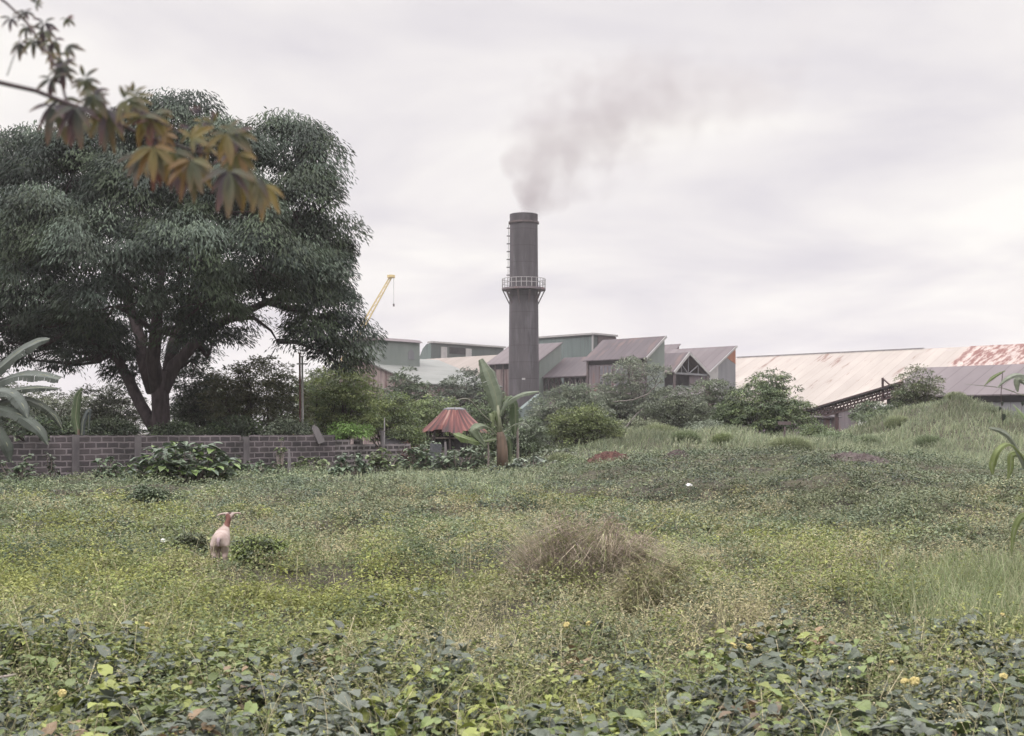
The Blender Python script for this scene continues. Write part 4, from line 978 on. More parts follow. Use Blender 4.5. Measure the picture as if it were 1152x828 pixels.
# young banana leaves behind the wall
BYm = 47.0; bb = P(88, 490, BYm); bz = float(hgt(bb[0], bb[1])); rel = np.array((bb[0], bb[1], bz))
ban = thing('banana_plant', 'young banana plant with two upright leaves behind the wall', 'banana plant', rel)
MB().tube([(0, 0, -.1), (0, 0, 1.2), (.02, 0, 1.7)], [.1, .08, .04], 10).build('stem', M_bstem, ban)
for path, wd, up, cl in [([P(88, 488, BYm), P(85, 470, BYm), P(87, 448, BYm), P(92, 436, BYm)], [.2, .34, .3, .06], (.3, -1, .2), BLd),
                         ([P(92, 490, BYm), P(94, 472, BYm), P(100, 462, BYm), P(99, 486, BYm)], [.2, .24, .22, .05], (-.5, -1, .2), (.05, .06, .06))]:
    leaf_obj('leaf', rel, path, wd, up, cl, M_leaf, ban, .1, .3, .02)

# cane at the right edge
CY = 8.5; bb = P(1185, 640, CY); bz = float(hgt(bb[0], bb[1])); rel = np.array((bb[0], bb[1], bz))
cane = thing('cane_plant', 'tall cane with long arching grey green blades at the right edge', 'cane', rel)
def q5(px, py, dY=0): return P(px, py, CY + dY)
MB().tube([(0, 0, -.1), q5(1182, 600) - rel, q5(1174, 520) - rel, q5(1170, 440) - rel], [.022, .02, .017, .01], 10).build('stalk', M_stem, cane, True)
CG = (.17, .19, .15); CG2 = (.13, .16, .06)
for path, wd, up, cl in [
    ([q5(1178, 560), q5(1155, 525), q5(1138, 494, -.2), q5(1126, 484, -.3), q5(1112, 481, -.4)], [.05, .07, .06, .05, .012], (.6, -.8, .6), CG),
    ([q5(1170, 545), q5(1148, 510, -.2), q5(1134, 499, -.3), q5(1122, 506, -.4), q5(1116, 522, -.4), q5(1117, 534, -.4)], [.03, .035, .045, .05, .05, .012], (-.5, -.8, .8), CG2),
    ([q5(1165, 530), q5(1148, 512, .1), q5(1138, 512, .1), q5(1137, 526, .1), q5(1134, 539, .1)], [.02, .04, .045, .045, .012], (-.3, -1, .3), CG2),
    ([q5(1172, 500), q5(1160, 478), q5(1147, 462, .1), q5(1140, 455, .2)], [.04, .045, .035, .01], (.5, -.8, .4), (.12, .16, .07)),
    ([q5(1172, 445), q5(1156, 425), q5(1144, 421, -.1), q5(1132, 426, -.2), q5(1122, 436, -.2)], [.04, .055, .05, .035, .01], (0, -.6, 1), CG),
    ([q5(1168, 440), q5(1152, 428, .1), q5(1145, 426, .1), q5(1144, 432, .1), q5(1145, 441, .1)], [.03, .05, .05, .04, .012], (-.4, -.9, .4), CG),
    ([q5(1180, 455), q5(1210, 420), q5(1245, 430), q5(1270, 470)], [.05, .06, .05, .01], (0, -.5, 1), CG),
    ([q5(1182, 560), q5(1215, 520), q5(1250, 530), q5(1275, 580)], [.05, .06, .05, .01], (0, -.5, 1), CG),
    ([q5(1184, 610), q5(1165, 585), q5(1150, 580), q5(1141, 596), q5(1138, 625)], [.04, .05, .05, .04, .01], (-.3, -.9, .6), CG2),
]: leaf_obj('blade', rel, path, wd, up, cl, M_grass, cane, 0, .1, .004, .3)
# a loose cane blade and a twig with dark leaves crossing the right edge
tw = thing('hanging_twig', 'thin dangling twig with small dark leaves right of the low shed', 'twig', q5(1127, 500))
rel = q5(1127, 500)
MB().tube([q5(1128, 418, .2) - rel, q5(1126, 445, .2) - rel, q5(1127, 458, .2) - rel, q5(1128, 478, .2) - rel], [.003, .003, .002, .0015], 6).build('stem', M_bark, tw)
for px, py, L_ in ((1126, 446, .016), (1127, 452, .035), (1125, 458, .028), (1129, 466, .055), (1150, 452, .035)):
    b = Bag(); b.broad((q5(px, py, .2) - rel)[None], np.array([[.2 * rng.normal(), .1, -1.0]]), np.array([[.2, -1, .1]]), L_, L_ * .7, np.array([[.05, .062, .05]])); b.build('leaf', M_leaf, tw)
g1 = thing('wild_reed', 'single arched green blade pointing up beside the mauve shed roof', 'reed', q5(1100, 500))
rel = q5(1100, 500)
leaf_obj('blade', rel, [q5(1152, 445, .3), q5(1126, 436, .3), q5(1085, 432, .3)], [.006, .007, .003], (0, -.5, 1), (.11, .12, .09), M_grass, g1, 0, .1, .003)
leaf_obj('blade', rel, [q5(1107, 434, .3), q5(1116, 425, .3), q5(1124, 420, .3), q5(1131, 417, .3)], [.005, .03, .025, .006], (-.3, -.8, .8), (.11, .14, .06), M_grass, g1, 0, .1, .003)

# ------------------------------------------------------------------ overhanging branch with palmate leaves (top left)
OY = 2.6
br = thing('tree_branch', 'blurred overhanging branch with yellow and red tinged palmate leaves, close overhead', 'branch', P(-60, 60, OY))
rel = P(-60, 60, OY)
def q6(px, py, dY=0): return P(px, py, OY + dY) - rel
MB().tube([q6(-120, 75), q6(-40, 85), q6(0, 93), q6(40, 102), q6(75, 116), q6(110, 128), q6(140, 142), q6(165, 155), q6(195, 162), q6(225, 172), q6(262, 178)],
          [.006, .0055, .005, .0048, .0046, .0044, .0042, .0038, .003, .0026, .002], 8).tube([q6(75, 116), q6(66, 78, .1), q6(48, 52, .2), q6(30, 25, .25), q6(8, 4, .3), q6(-30, -25, .3)], [.003, .003, .003, .003, .003, .004], 7).tube(
          [q6(140, 142), q6(160, 125, -.1), q6(185, 140, -.1), q6(205, 150, -.1)], [.002, .002, .002, .0015], 6).tube([q6(8, 85, .1), q6(16, 62, .1), q6(24, 40, .15)], [.0012, .0012, .001], 5).build('twig', M_bark, br)
LG = (.06, .075, .066); LG2 = (.075, .092, .055); LY = (.15, .128, .042); LO = (.155, .105, .042); LR = (.085, .04, .042); LYG = (.098, .105, .042); LP = (.055, .052, .066)
M_pleaf = leafmat('palmate_leaf', .45, .45, .4)
def palmate(px, py, dY, size, n, cols, droop, ang0=-90, spread=230, tip_red=True):
    c = q6(px, py, dY); b = Bag(); size = size * .62; n = n + 1
    for i in range(n):
        a_ = R(ang0 + (i / (max(1, n - 1)) - .5) * spread + rng.uniform(-9, 9)); L_ = size * rng.uniform(.75, 1.1) * (1 - .25 * abs(i / max(1, n - 1) - .5) * 2)
        dy = rng.uniform(-.5, .35)
        D = np.array((math.cos(a_), dy, math.sin(a_) - droop * .5)); D = D / np.linalg.norm(D)
        Nn = np.array((rng.normal(0, .3), -.9, .6)); col = np.array(cols[rng.integers(len(cols))]) * rng.uniform(.8, 1.15)
        # four-segment lanceolate leaflet, bending down towards its tip
        Sd = np.cross(D, Nn); Sd /= np.linalg.norm(Sd); U = np.cross(Sd, D)
        V = []; K = []
        rows = 7
        edge = np.array((.26, .10, .05)) * .6 + col * .4 if tip_red else col
        for r_ in range(rows):
            t = r_ / (rows - 1); w_ = L_ * .16 * math.sin(math.pi * min(1, t * .92 + .04)) ** .8 * (1.15 - .3 * t)
            cpt = c + D * L_ * (.1 + t * .95) - np.array((0, 0, 1)) * L_ * .28 * droop * t * t
            for sgn in (-1, -.5, 0, .5, 1):
                V.append(cpt + Sd * w_ * sgn + U * w_ * (.35 * abs(sgn))); mixc = min(1, .55 * t * t + .12 * abs(sgn))
                K.append(col * (1 - mixc) + edge * mixc)
        V.append(c); K.append(col)
        T_ = []
        for r_ in range(rows - 1):
            for s_ in range(4):
                q = r_ * 5 + s_; T_ += [(q, q + 1, q + 6), (q, q + 6, q + 5)]
        T_ += [(rows * 5, 1, 2), (rows * 5, 2, 3)]
        b.add(np.array(V), np.array(T_), np.array(K))
    b.build('leaf', M_pleaf, br)
Sz = .092
for a_ in [
    # upper twig, small blue green leaves
    (28, 12, .25, .05, 6, [LG, LP], .4), (12, 20, .25, .05, 4, [LP, LG], .6), (40, 4, .25, .045, 5, [LG2, LG], .3, 30, 200), (75, 20, .3, .038, 5, [LG2, LR], .3, -60, 200), (30, 30, .25, .045, 6, [LG2, LG], .5),
    (50, 34, .2, .07, 6, [LG, LG2, LP], .5), (60, 45, .2, .06, 5, [LG2, LP], .7), (38, 44, .2, .065, 4, [LG, LG2], .9), (58, 60, .15, .045, 4, [LO, LY, LR], .8),
    (74, 52, .1, .07, 3, [LG2, LG], .3, -20, 100), (70, 75, .0, .075, 6, [LG, LP, LG], .5), (58, 88, .0, .07, 5, [LG, LP], .4), (95, 88, 0, .075, 6, [LG, LG2], .4, -40, 260),
    (60, 118, -.05, .10, 5, [LG, LP, LG2], 1.0), (85, 120, -.1, .11, 5, [LG, LP, LYG], 1.2), (105, 108, -.1, .085, 6, [LG, LG2], .5), (120, 122, -.1, .11, 5, [LYG, LG2, LP], 1.1), (140, 112, -.1, .085, 6, [LG2, LYG], .4, -20, 260),
    (150, 105, 0, .06, 4, [LYG, LG2], .3, 40, 160), (160, 130, -.1, .09, 5, [LYG, LY, LG2], .7), (170, 135, -.1, .085, 4, [LR, LY, LR], .8), (185, 150, -.1, .06, 4, [LO, LY], .4, 0, 200),
    (172, 165, -.15, .10, 6, [LY, LYG, LG2, LO], .9), (176, 175, -.1, .10, 2, [LR, LR], 1.4, -95, 30), (195, 170, -.1, .095, 5, [LY, LG2, LYG], 1.1), (215, 180, -.15, .105, 6, [LYG, LG2, LG, LO], 1.1), (215, 155, -.1, .075, 4, [LY, LO, LYG], .3, 30, 200),
    (235, 165, 0, .06, 4, [LYG, LY], .5), (255, 150, -.1, .095, 6, [LYG, LY, LG2], .5, -70, 250), (268, 172, -.1, .095, 6, [LY, LO, LYG], .9), (258, 192, -.2, .11, 6, [LG, LG2, LYG, LP], 1.2), (288, 198, -.2, .105, 4, [LG2, LG, LYG], 1.3, -70, 90),
    (240, 140, .1, .06, 3, [LYG, LP], .2, 120, 100), (225, 128, .15, .05, 3, [LP, LR], .2, 140, 80),
]:
    palmate(*a_)
    if a_[3] > .055: palmate(a_[0] + rng.uniform(-16, 16), a_[1] + rng.uniform(-10, 14), a_[2] + .08, a_[3] * .9, a_[4], [LG, LG2, LP, LYG] if a_[0] < 200 else [LG2, LYG, LP, LY], a_[6])

# ------------------------------------------------------------------ ground cover (nobody could count it)
def field(n, y0, y1, pw=1.0, mx=2.5, mask=None):
    """random points over the visible field, denser near the camera"""
    u = rng.uniform(0, 1, n)
    Y = (y0 ** (1 - pw) + u * (y1 ** (1 - pw) - y0 ** (1 - pw))) ** (1 / (1 - pw)) if pw != 1 else y0 * (y1 / y0) ** u
    X = rng.uniform(-1, 1, n) * (.42 * Y + mx)
    if mask is not None:
        k_ = rng.uniform(0, 1, n) < mask(X, Y); X, Y = X[k_], Y[k_]
    return X, Y
def pyrow(X, Y, z): return HZ + (HC - z) * F / Y
def pxcol(X, Y): return CX + X * F / Y
def veg(x, y):
    """height of the weeds"""
    v_ = .20 + .13 * noise(x, y, 1.5, 3, 2) + .09 * noise(x, y, 5.0, 2, 3)
    return np.clip(v_, .05, .6) * (1 - .45 * sm(18, 30, y))
def put(X, Y, u): return np.stack([X, Y, hgt(X, Y) + u], 1)
def scatter(bag, X, Y, u, L, asp, cols, flat=.6, broad=False, jit=.2, w=None, droop=.12, tone=None):
    n = len(X); Pp = put(X, Y, u); th = rng.uniform(0, 6.28, n)
    D = np.stack([np.cos(th), np.sin(th), rng.normal(0, 1 - flat, n)], 1)
    Nn = unit(UP * (flat + .3) + rng.normal(0, .42, (n, 3)))
    col = pal(cols, n, jit, w)
    if tone is not None: col = np.clip(col * tone[:, None], .004, .9)
    (bag.broad if broad else bag.leaves)(Pp, D, Nn, L, L * asp, col, droop=droop)
patch = lambda X, Y: sm(-.35, .45, noise(X, Y, .9, 3, 4))          # where the broad vine leaves grow
# 1 broad vine leaves near the camera: low domed plants with dark gaps between them
def domes(bag, X, Y, rc_, hc_, per, L, asp, colr, broad=False, tilt=.55, droop=.12, flat=.9):
    gk = (np.abs(X + .2367 * Y) < .16 + rc_ * .8) & (Y > 15.6) & (Y < 18.3)      # grazed spot round the goat
    hc_ = np.where(gk, hc_ * .35, hc_)
    nc = len(X); d_ = rand_dirs(nc * per); d_[:, 2] = np.abs(d_[:, 2]) * flat
    rad = rng.uniform(.25, 1, nc * per) ** .5
    Xr, Yr, rr_, hr_ = (np.repeat(v_, per) for v_ in (X, Y, rc_, hc_))
    pp = put(Xr + d_[:, 0] * rr_ * rad, Yr + d_[:, 1] * rr_ * rad, hr_ * (.12 + .95 * d_[:, 2] * rad))
    n = nc * per; cc = np.repeat(colr, per, 0) * (1 + rng.normal(0, .12, n))[:, None]
    th = rng.uniform(0, 6.28, n); D = unit(d_ * np.array((.7, .7, .1)) + np.stack([np.cos(th), np.sin(th), rng.normal(-.15, .35, n)], 1) * .8)
    Nn = unit(UP + d_ * tilt + rng.normal(0, .33, (n, 3)))
    ls = np.repeat(L, per) * rng.uniform(.6, 1.35, n)
    (bag.broad if broad else bag.leaves)(pp, D, Nn, ls, ls * asp, np.clip(cc, .006, .7), droop=droop)
    return n
b = Bag()
def dens(X, Y):
    reach = 9.3 + 1.5 * noise(X, Y, .55, 3, 5) + 2.2 * np.exp(-((X - 3.4) / 1.5) ** 2) + .6 * np.exp(-((X + 1.2) / 1.2) ** 2)
    return np.clip((1 - sm(reach - 1.2, reach + 1.4, Y)) * (.40 + .60 * sm(-.5, .1, noise(X, Y, 1.4, 3, 4))) + .05 * patch(X, Y) * (1 - sm(13, 18, Y)), 0, 1)
X, Y = field(2700, 5.2, 18, 1.5, 2.0, dens); nc = len(X)
PB = np.array([(.052, .064, .050), (.072, .082, .072), (.085, .11, .038), (.13, .145, .038), (.040, .050, .040), (.12, .08, .05)]) * VEG * np.array((1, 1, .92))
ki = rng.choice(6, nc, p=[.30, .27, .20, .11, .10, .02])
domes(b, X, Y, rng.uniform(.16, .34, nc), rng.uniform(.16, .48, nc), 34, rng.uniform(.055, .105, nc), .8, PB[ki] * (1 + rng.normal(0, .14, nc))[:, None], True, .6)
X, Y = field(9000, 5.2, 14, 1.5, 2.0, dens)
scatter(b, X, Y, veg(X, Y) * rng.uniform(.1, .9, len(X)), rng.uniform(.035, .085, len(X)), .8, [tuple(v_) for v_ in PB[:5] / VEG], .5, True, .22)
tag(b.build('broad_leaf_vines', M_gloss), 'low vines with grey green heart shaped leaves covering the nearest ground', 'ground cover', kind='stuff')
# 2 small weeds between
b = Bag()
X, Y = field(42000, 5.2, 22, 1.7, 2.0)
u = veg(X, Y) * rng.uniform(.02, .6, len(X))
L_ = rng.uniform(.012, .042, len(X)) * (1 + .03 * (Y - 5))
zt_ = 1 + .25 * noise(X, Y, 1.1, 3, 6)
scatter(b, X, Y, u, L_, .5, [(.11, .125, .055), (.16, .175, .06), (.20, .20, .10), (.09, .10, .065), (.24, .21, .14)], .5, False, .22, [.26, .24, .18, .2, .12], tone=zt_)
tag(b.build('small_weeds', M_leaf), 'mat of small olive and yellow green weeds in the near field', 'weeds', kind='stuff')
# 3 feathery weeds: small domed tufts of tiny leaflets with pale seed heads, and sparse fine stalks
b = Bag()
X, Y = field(6000, 7.0, 32, 1.2, 2.0, lambda X, Y: sm(7.2, 10.2, Y + .9 * noise(X, Y, 1.1, 2, 17)) * .9 + .10)
nc = len(X); per = 70
big_ = rng.uniform(0, 1, nc) ** 2.2
rc_ = (.12 + .34 * big_) * (.8 + .016 * Y); hc_ = (.14 + .30 * big_ + .5 * veg(X, Y)) * rng.uniform(.7, 1.2, nc)
kind_ = noise(X, Y, .5, 3, 7) + rng.normal(0, .30, nc) - .60 * sm(-.10, .22, X / Y) + .24 - .5 * sm(17, 26, Y)
PA = np.array([(.165, .168, .095), (.25, .222, .155), (.118, .138, .065), (.175, .182, .070), (.110, .120, .085)])
ki = np.select([kind_ < -.75, kind_ < -.15, kind_ < .12, kind_ < .45], [4, 1, 0, 2], 3)
cl = PA[ki] * VEG * np.array((1.02, 1.02, .90)) * (1 + rng.normal(0, .20, nc))[:, None]
ls = (.024 + .0015 * Y) * np.where(ki == 1, .75, 1.25)
domes(b, X, Y, rc_, hc_, per, ls, .45, cl, False, .5)
m1 = (ki == 1) | (rng.uniform(0, 1, nc) < .12)
domes(b, X[m1], Y[m1], rc_[m1], hc_[m1] * 1.12, 16, (.013 + .001 * Y)[m1], .6, np.broadcast_to(np.array((.34, .30, .21)), (m1.sum(), 3)), False, .2)
X, Y = field(520, 8.2, 22, 1.1, 2.0, lambda X, Y: .25 + .75 * sm(-.2, .4, noise(X, Y, .7, 3, 21))); nc = len(X)
PT = np.array([(.150, .165, .065), (.12, .142, .07), (.095, .115, .08), (.175, .178, .085)]) * VEG * np.array((1.02, 1.03, .86))
domes(b, X, Y, rng.uniform(.18, .48, nc), rng.uniform(.32, .62, nc), 170, (.034 + .0012 * Y), .42, PT[rng.choice(4, nc, p=[.32, .28, .25, .15])] * (1 + rng.normal(0, .15, nc))[:, None], False, .6)
X, Y = field(7000, 7.5, 30, 1.3, 2.0); n = len(X)
b.blades(put(X, Y, .04 + 0 * X), (veg(X, Y) + .08) * rng.uniform(.6, 1.35, n), rng.normal(0, .42, (n, 2)), .0028 + .0003 * Y, pal([(.20, .19, .10), (.27, .24, .16), (.34, .29, .21), (.13, .15, .06)], n, .2))
X, Y = field(46000, 8, 40, .7, 2.5); n = len(X)
scatter(b, X, Y, rng.uniform(.01, .07, n), (.026 + .0016 * Y) * rng.uniform(.7, 1.3, n), .6, [(.10, .12, .06), (.13, .145, .075), (.16, .155, .095)], .75, False, .15)
X, Y = field(16000, 9, 31, .9, 2.5); n = len(X)
scatter(b, X, Y, veg(X, Y) * rng.uniform(.05, .6, n), (.02 + .0016 * Y) * rng.uniform(.6, 1.3, n), .5, [(.12, .14, .06), (.16, .17, .08), (.22, .20, .12)], .55, False, .2, tone=1 + .2 * noise(X, Y, .7, 3, 8))
# dark leafy weeds in irregular patches and long grass at the right
X, Y = field(900, 10.5, 46, .8, 2.5, lambda X, Y: sm(.15, .6, noise(X, Y, .38, 3, 25)) * (1 - .8 * sm(0, .06, X / Y) * sm(25, 30, Y))); nc = len(X)
PD = np.array([(.055, .075, .048), (.070, .090, .062), (.085, .11, .055)]) * VEG
domes(b, X, Y, rng.uniform(.25, .75, nc), rng.uniform(.22, .48, nc), 190, .035 + .0011 * Y, .55, PD[rng.choice(3, nc)] * (1 + rng.normal(0, .15, nc))[:, None], False, .6)
Y = rng.uniform(10.5, 17, 5000); X = Y * (.40 + .045 * rng.normal(0, 1, 5000)); n = 5000
b.blades(put(X, Y, 0 * X), rng.uniform(.3, .75, n), rng.normal(0, .3, (n, 2)), .007, pal([(.12, .15, .075), (.155, .18, .095), (.20, .20, .13)], n, .18))
tag(b.build('feathery_weeds', M_grass), 'feathery yellow olive weeds with pale seed heads across the middle field', 'weeds', kind='stuff')
# 4 creeper mat of the far field
b = Bag()
X, Y = field(200000, 17, 66, .55, 3.0, lambda X, Y: sm(17, 23, Y) * (.45 + .55 * sm(-.6, .3, noise(X, Y, .5, 3, 9))))
k_ = ~((Y > 56) & (X > 5)); X, Y = X[k_], Y[k_]
bump = .15 + .13 * noise(X, Y, 1.6, 3, 10) + .12 * noise(X, Y, .6, 2, 19) + .05 * noise(X, Y, 5, 2, 11)
u = np.clip(bump, .02, .6) * rng.uniform(.3, 1.1, len(X))
L_ = rng.uniform(.035, .075, len(X)) * (.7 + .012 * Y)
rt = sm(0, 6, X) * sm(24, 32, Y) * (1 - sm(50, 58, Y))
lightness = 1 + .25 * noise(X, Y, .45, 3, 12) - .34 * rt  # leaves on the mound's front darkened: its shade put into colour
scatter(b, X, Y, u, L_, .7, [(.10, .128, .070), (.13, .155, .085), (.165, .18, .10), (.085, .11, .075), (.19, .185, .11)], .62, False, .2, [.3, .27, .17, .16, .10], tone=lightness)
X, Y = field(3400, 17, 64, .5, 3.0, lambda X, Y: sm(17, 22, Y)); k_ = ~((Y > 55) & (X > 5)); X, Y = X[k_], Y[k_]; nc = len(X)
big_ = rng.uniform(0, 1, nc) ** 2
PC = np.array([(.082, .105, .064), (.108, .132, .08), (.145, .16, .098), (.062, .082, .06), (.165, .16, .108)]) * VEG
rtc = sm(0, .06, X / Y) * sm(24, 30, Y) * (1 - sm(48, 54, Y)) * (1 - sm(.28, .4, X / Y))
cl = PC[rng.choice(5, nc, p=[.3, .27, .15, .18, .10])] * ((1 + rng.normal(0, .18, nc)) * (1 - .34 * rtc))[:, None]  # clumps on the mound face darkened the same way, as painted shade
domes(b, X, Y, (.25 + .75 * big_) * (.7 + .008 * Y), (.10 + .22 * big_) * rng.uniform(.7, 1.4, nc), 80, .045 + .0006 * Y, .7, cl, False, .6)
tag(b.build('creeper_mat', M_leaf), 'dense mat of creeping green vines over the far field and bank', 'ground cover', kind='stuff')
# 5 tall soft grass: the strip before the hut, the bank and the mound
b = Bag()
def gmask(X, Y):
    c_ = pxcol(X, Y)
    strip = np.exp(-((c_ - 500) / 95) ** 2 - ((Y - 37) / 6) ** 2) * .8
    bank = sm(52, 57, Y) * sm(640, 700, c_)
    edge = sm(40, 46, Y) * sm(1000, 1060, c_) * .7
    return np.clip(strip + bank + edge, 0, 1)
X, Y = field(230000, 28, 86, 0, 4.0, gmask)
n = len(X); bankk = sm(50, 56, Y)
H = (.26 + .12 * bankk) * rng.uniform(.5, 1.3, n) * (1 + .5 * noise(X, Y, .8, 3, 13))
b.blades(put(X, Y, 0 * X), H, rng.normal(0, .42, (n, 2)) + np.array((.12, 0)), .010 + .0003 * Y, np.clip(pal([(.15, .17, .105), (.18, .20, .13), (.22, .22, .155), (.125, .15, .10)], n, .14) * (1 + .3 * noise(X, Y, .35, 3, 14))[:, None], .01, .6))
tag(b.build('tall_grass', M_grass), 'soft tall grey green grass on the bank, the mound and before the hut', 'grass', kind='stuff')
# grass spread on the flat around and behind
b = Bag()
X, Y = field(50000, 60, 120, 0, 6.0, lambda X, Y: 1 - .9 * sm(640, 700, pxcol(X, Y)) * (1 - sm(80, 88, Y)))
n = len(X); b.blades(put(X, Y, 0 * X), rng.uniform(.2, .6, n), rng.normal(0, .3, (n, 2)), .05, pal([(.07, .085, .05), (.10, .115, .065)], n, .2))
tag(b.build('rough_grass', M_grass), 'rough dull grass on the ground under the trees', 'grass', kind='stuff')
# fine stalks near the camera
b = Bag()
X, Y = field(2600, 5.3, 12, 1.2, 2.0); n = len(X)
b.blades(put(X, Y, .05 + 0 * X), veg(X, Y) + rng.uniform(.05, .3, n), rng.normal(0, .45, (n, 2)), .0045, pal([(.28, .24, .17), (.18, .18, .09), (.12, .13, .07), (.36, .31, .22)], n, .2))
tag(b.build('thin_stalks', M_dry), 'thin pale and green stalks sticking out of the nearest weeds', 'stalks', kind='stuff')

# tussocks on the bank
def tussock(label, px, py, wpx, Y, hh, cols, n=2600):
    c = P(px, py, Y); gz = float(hgt(c[0], c[1])); o = thing('grass_tussock', label, 'grass tussock', (c[0], c[1], gz), 0, 'grass tussocks on the bank')
    b = Bag(); r_ = np.sqrt(rng.uniform(0, 1, n)) * wpx * Y / F / 2; a_ = rng.uniform(0, 6.28, n)
    xx, yy = r_ * np.cos(a_), r_ * np.sin(a_); q = np.stack([xx * .6, yy * .6, hgt(c[0] + xx * .6, c[1] + yy * .6) - gz], 1)
    ln = np.stack([np.cos(a_), np.sin(a_)], 1) * (.1 + .75 * (r_ / (wpx * Y / F / 2)))[:, None] + rng.normal(0, .12, (n, 2))
    b.blades(q, .8 * hh * rng.uniform(.5, 1.1, n) * np.sqrt(1.03 - (r_ / (wpx * Y / F / 2)) ** 2 * .9), ln, .022, pal(cols, n, .2)); b.build('blades', M_grass, o)
TG = [(.14, .165, .095), (.17, .19, .115), (.20, .21, .13)]
tussock('large rounded pale grass tussock below the dark glossy tree', 890, 522, 62, 55, 1.05, TG, 4200)
tussock('dark green grass tussock at the foot of the mound', 1046, 520, 42, 60, .9, [(.105, .135, .08), (.14, .16, .095)])
tussock('small rounded bright tussock in the middle of the bank', 812, 506, 26, 57, .7, [(.13, .16, .08), (.16, .18, .09)], 1500)
tussock('spiky tussock right of the red soil heap', 772, 500, 44, 58, .95, [(.11, .14, .08), (.15, .175, .10)])
tussock('upright grass clump left of the red soil heap', 632, 520, 40, 52, .8, TG)
tussock('tall grass clump at the crest of the bank', 742, 492, 50, 62, .9, TG)

def hit(px, py, lift=0.1):
    Y = np.arange(8, 100, .05); x = (px - CX) * Y / F; z = HC - (py - HZ) * Y / F
    k_ = np.nonzero(z <= hgt(x, Y) + lift)[0]; return float(Y[k_[0]]) if len(k_) else 60.0
tussock('grey green tussock high on the left slope of the mound', 1008, 482, 36, 69, .7, TG, 1800)
tussock('pale tussock near the top of the mound right of the small tree', 1076, 466, 40, 70, .75, TG, 1800)
tussock('dull tussock on the right shoulder of the mound near the twig', 1122, 484, 40, 67, .75, [(.12, .145, .095), (.15, .17, .115)], 1800)
tussock('low wide tussock at the left foot of the mound', 975, 500, 44, 63, .7, [(.12, .15, .09), (.16, .18, .115)], 1800)
# soil heaps
def heap(name, label, px, py, wpx, hpx, Y, mat, kind='structure'):
    Y = hit(px, py, .12)
    c = P(px, py, Y); n = 26; Wd = wpx * Y / F; Hh = hpx * Y / F
    uu, vv = np.meshgrid(np.linspace(-1, 1, n), np.linspace(-1, 1, n)); r_ = np.sqrt(uu ** 2 + vv ** 2)
    x = uu * Wd / 2; y = vv * Wd * .45; g_ = hgt(c[0] + x, c[1] + y)
    z = g_ - float(hgt(c[0], c[1])) + (Hh + .14) * np.clip(1 - r_ ** 2, 0, 1) - .15 * (r_ > .97) + rng.normal(0, .035, r_.shape) * (r_ < .9)
    V = np.stack([x, y, z], -1).reshape(-1, 3); i_, j_ = np.meshgrid(np.arange(n - 1), np.arange(n - 1)); b0 = (j_ * n + i_).ravel()
    o = link(name, npmesh(name, V, np.stack([b0, b0 + 1, b0 + n + 1, b0 + n], 1)), mat); o.location = (c[0], c[1], float(hgt(c[0], c[1])))
    return tag(o, label, 'soil', kind=kind)
M_red = nmat('red_soil', (.045, .022, .02), (.115, .055, .045), 7, 1, bump=.6)
M_brown = nmat('brown_soil', (.045, .034, .034), (.10, .078, .074), 6, 1, bump=.6)
heap('red_soil_heap', 'red brown soil heap on the green bank', 684, 516, 54, 7, 50, M_red)
heap('brown_soil_heap', 'brown bare soil bank left of the mound foot', 968, 517, 80, 5, 52, M_brown)
heap('grey_soil_heap', 'grey purple soil heap right of the red soil', 762, 513, 34, 5, 53, M_brown)

# dry bushes in the middle of the field
def dry_bush(label, px, y0, y1, wpx, Y, n, cols, green):
    c = P(px, y1, Y); gz = float(hgt(c[0], c[1])); H = zat(y0, Y) - gz; Wd = wpx * Y / F
    o = thing('dry_bush', label, 'bush', (c[0], c[1], gz))
    b = Bag(); r_ = np.sqrt(rng.uniform(0, 1, n)) ; a_ = rng.uniform(0, 6.28, n)
    hub = rng.integers(0, 11, n); ha = rng.uniform(0, 6.28, 11); hr = np.sqrt(rng.uniform(0, 1, 11)) * .62
    hub_h = rng.uniform(.6, 1.12, 11) * np.sqrt(1 - hr ** 2 * .8)
    r_ = np.clip(np.abs(rng.normal(0, .55, n)), 0, 1.5)
    xx = (hr[hub] * np.cos(ha[hub]) + .36 * r_ * np.cos(a_)) * Wd * .5; yy = (hr[hub] * np.sin(ha[hub]) + .36 * r_ * np.sin(a_)) * Wd * .4
    env = hub_h[hub] * np.exp(-r_ ** 2 * .8)
    tilt_ = rng.normal(0, .35, (11, 2))
    ln = np.stack([np.cos(a_), np.sin(a_)], 1) * (.05 + .5 * r_)[:, None] + tilt_[hub] + rng.normal(0, .42, (n, 2))
    tone = (np.clip(1 + .22 * rng.normal(0, 1, 11), .6, 1.4)[hub])[:, None]
    b.blades(np.stack([xx, yy, 0 * xx - .03], 1), H * env * rng.uniform(.3, 1.12, n), ln, .0055, np.clip(pal(cols, n, .25) * tone, .01, .8))
    th = rng.uniform(0, 6.28, n); top = np.stack([xx, yy, H * env * rng.uniform(.35, .98, n)], 1)
    top[:, :2] += rng.normal(0, .05, (n, 2))
    D = np.stack([np.cos(th), np.sin(th), rng.normal(0, .6, n)], 1)
    b.leaves(top, D, unit(UP + rng.normal(0, .6, (n, 3))), rng.uniform(.04, .13, n), .009, pal(cols, n, .25))
    b.build('dry_stems', M_dry, o)
    g_ = Bag(); k_ = n // 3; i_ = rng.integers(0, n, k_); th = rng.uniform(0, 6.28, k_)
    g_.leaves(top[i_] * np.array((1, 1, .85)), np.stack([np.cos(th), np.sin(th), rng.normal(0, .4, k_)], 1), unit(UP + rng.normal(0, .5, (k_, 3))), rng.uniform(.03, .07, k_), .022, pal(green, k_, .2))
    g_.build('green_leaves', M_leaf, o)
    return o
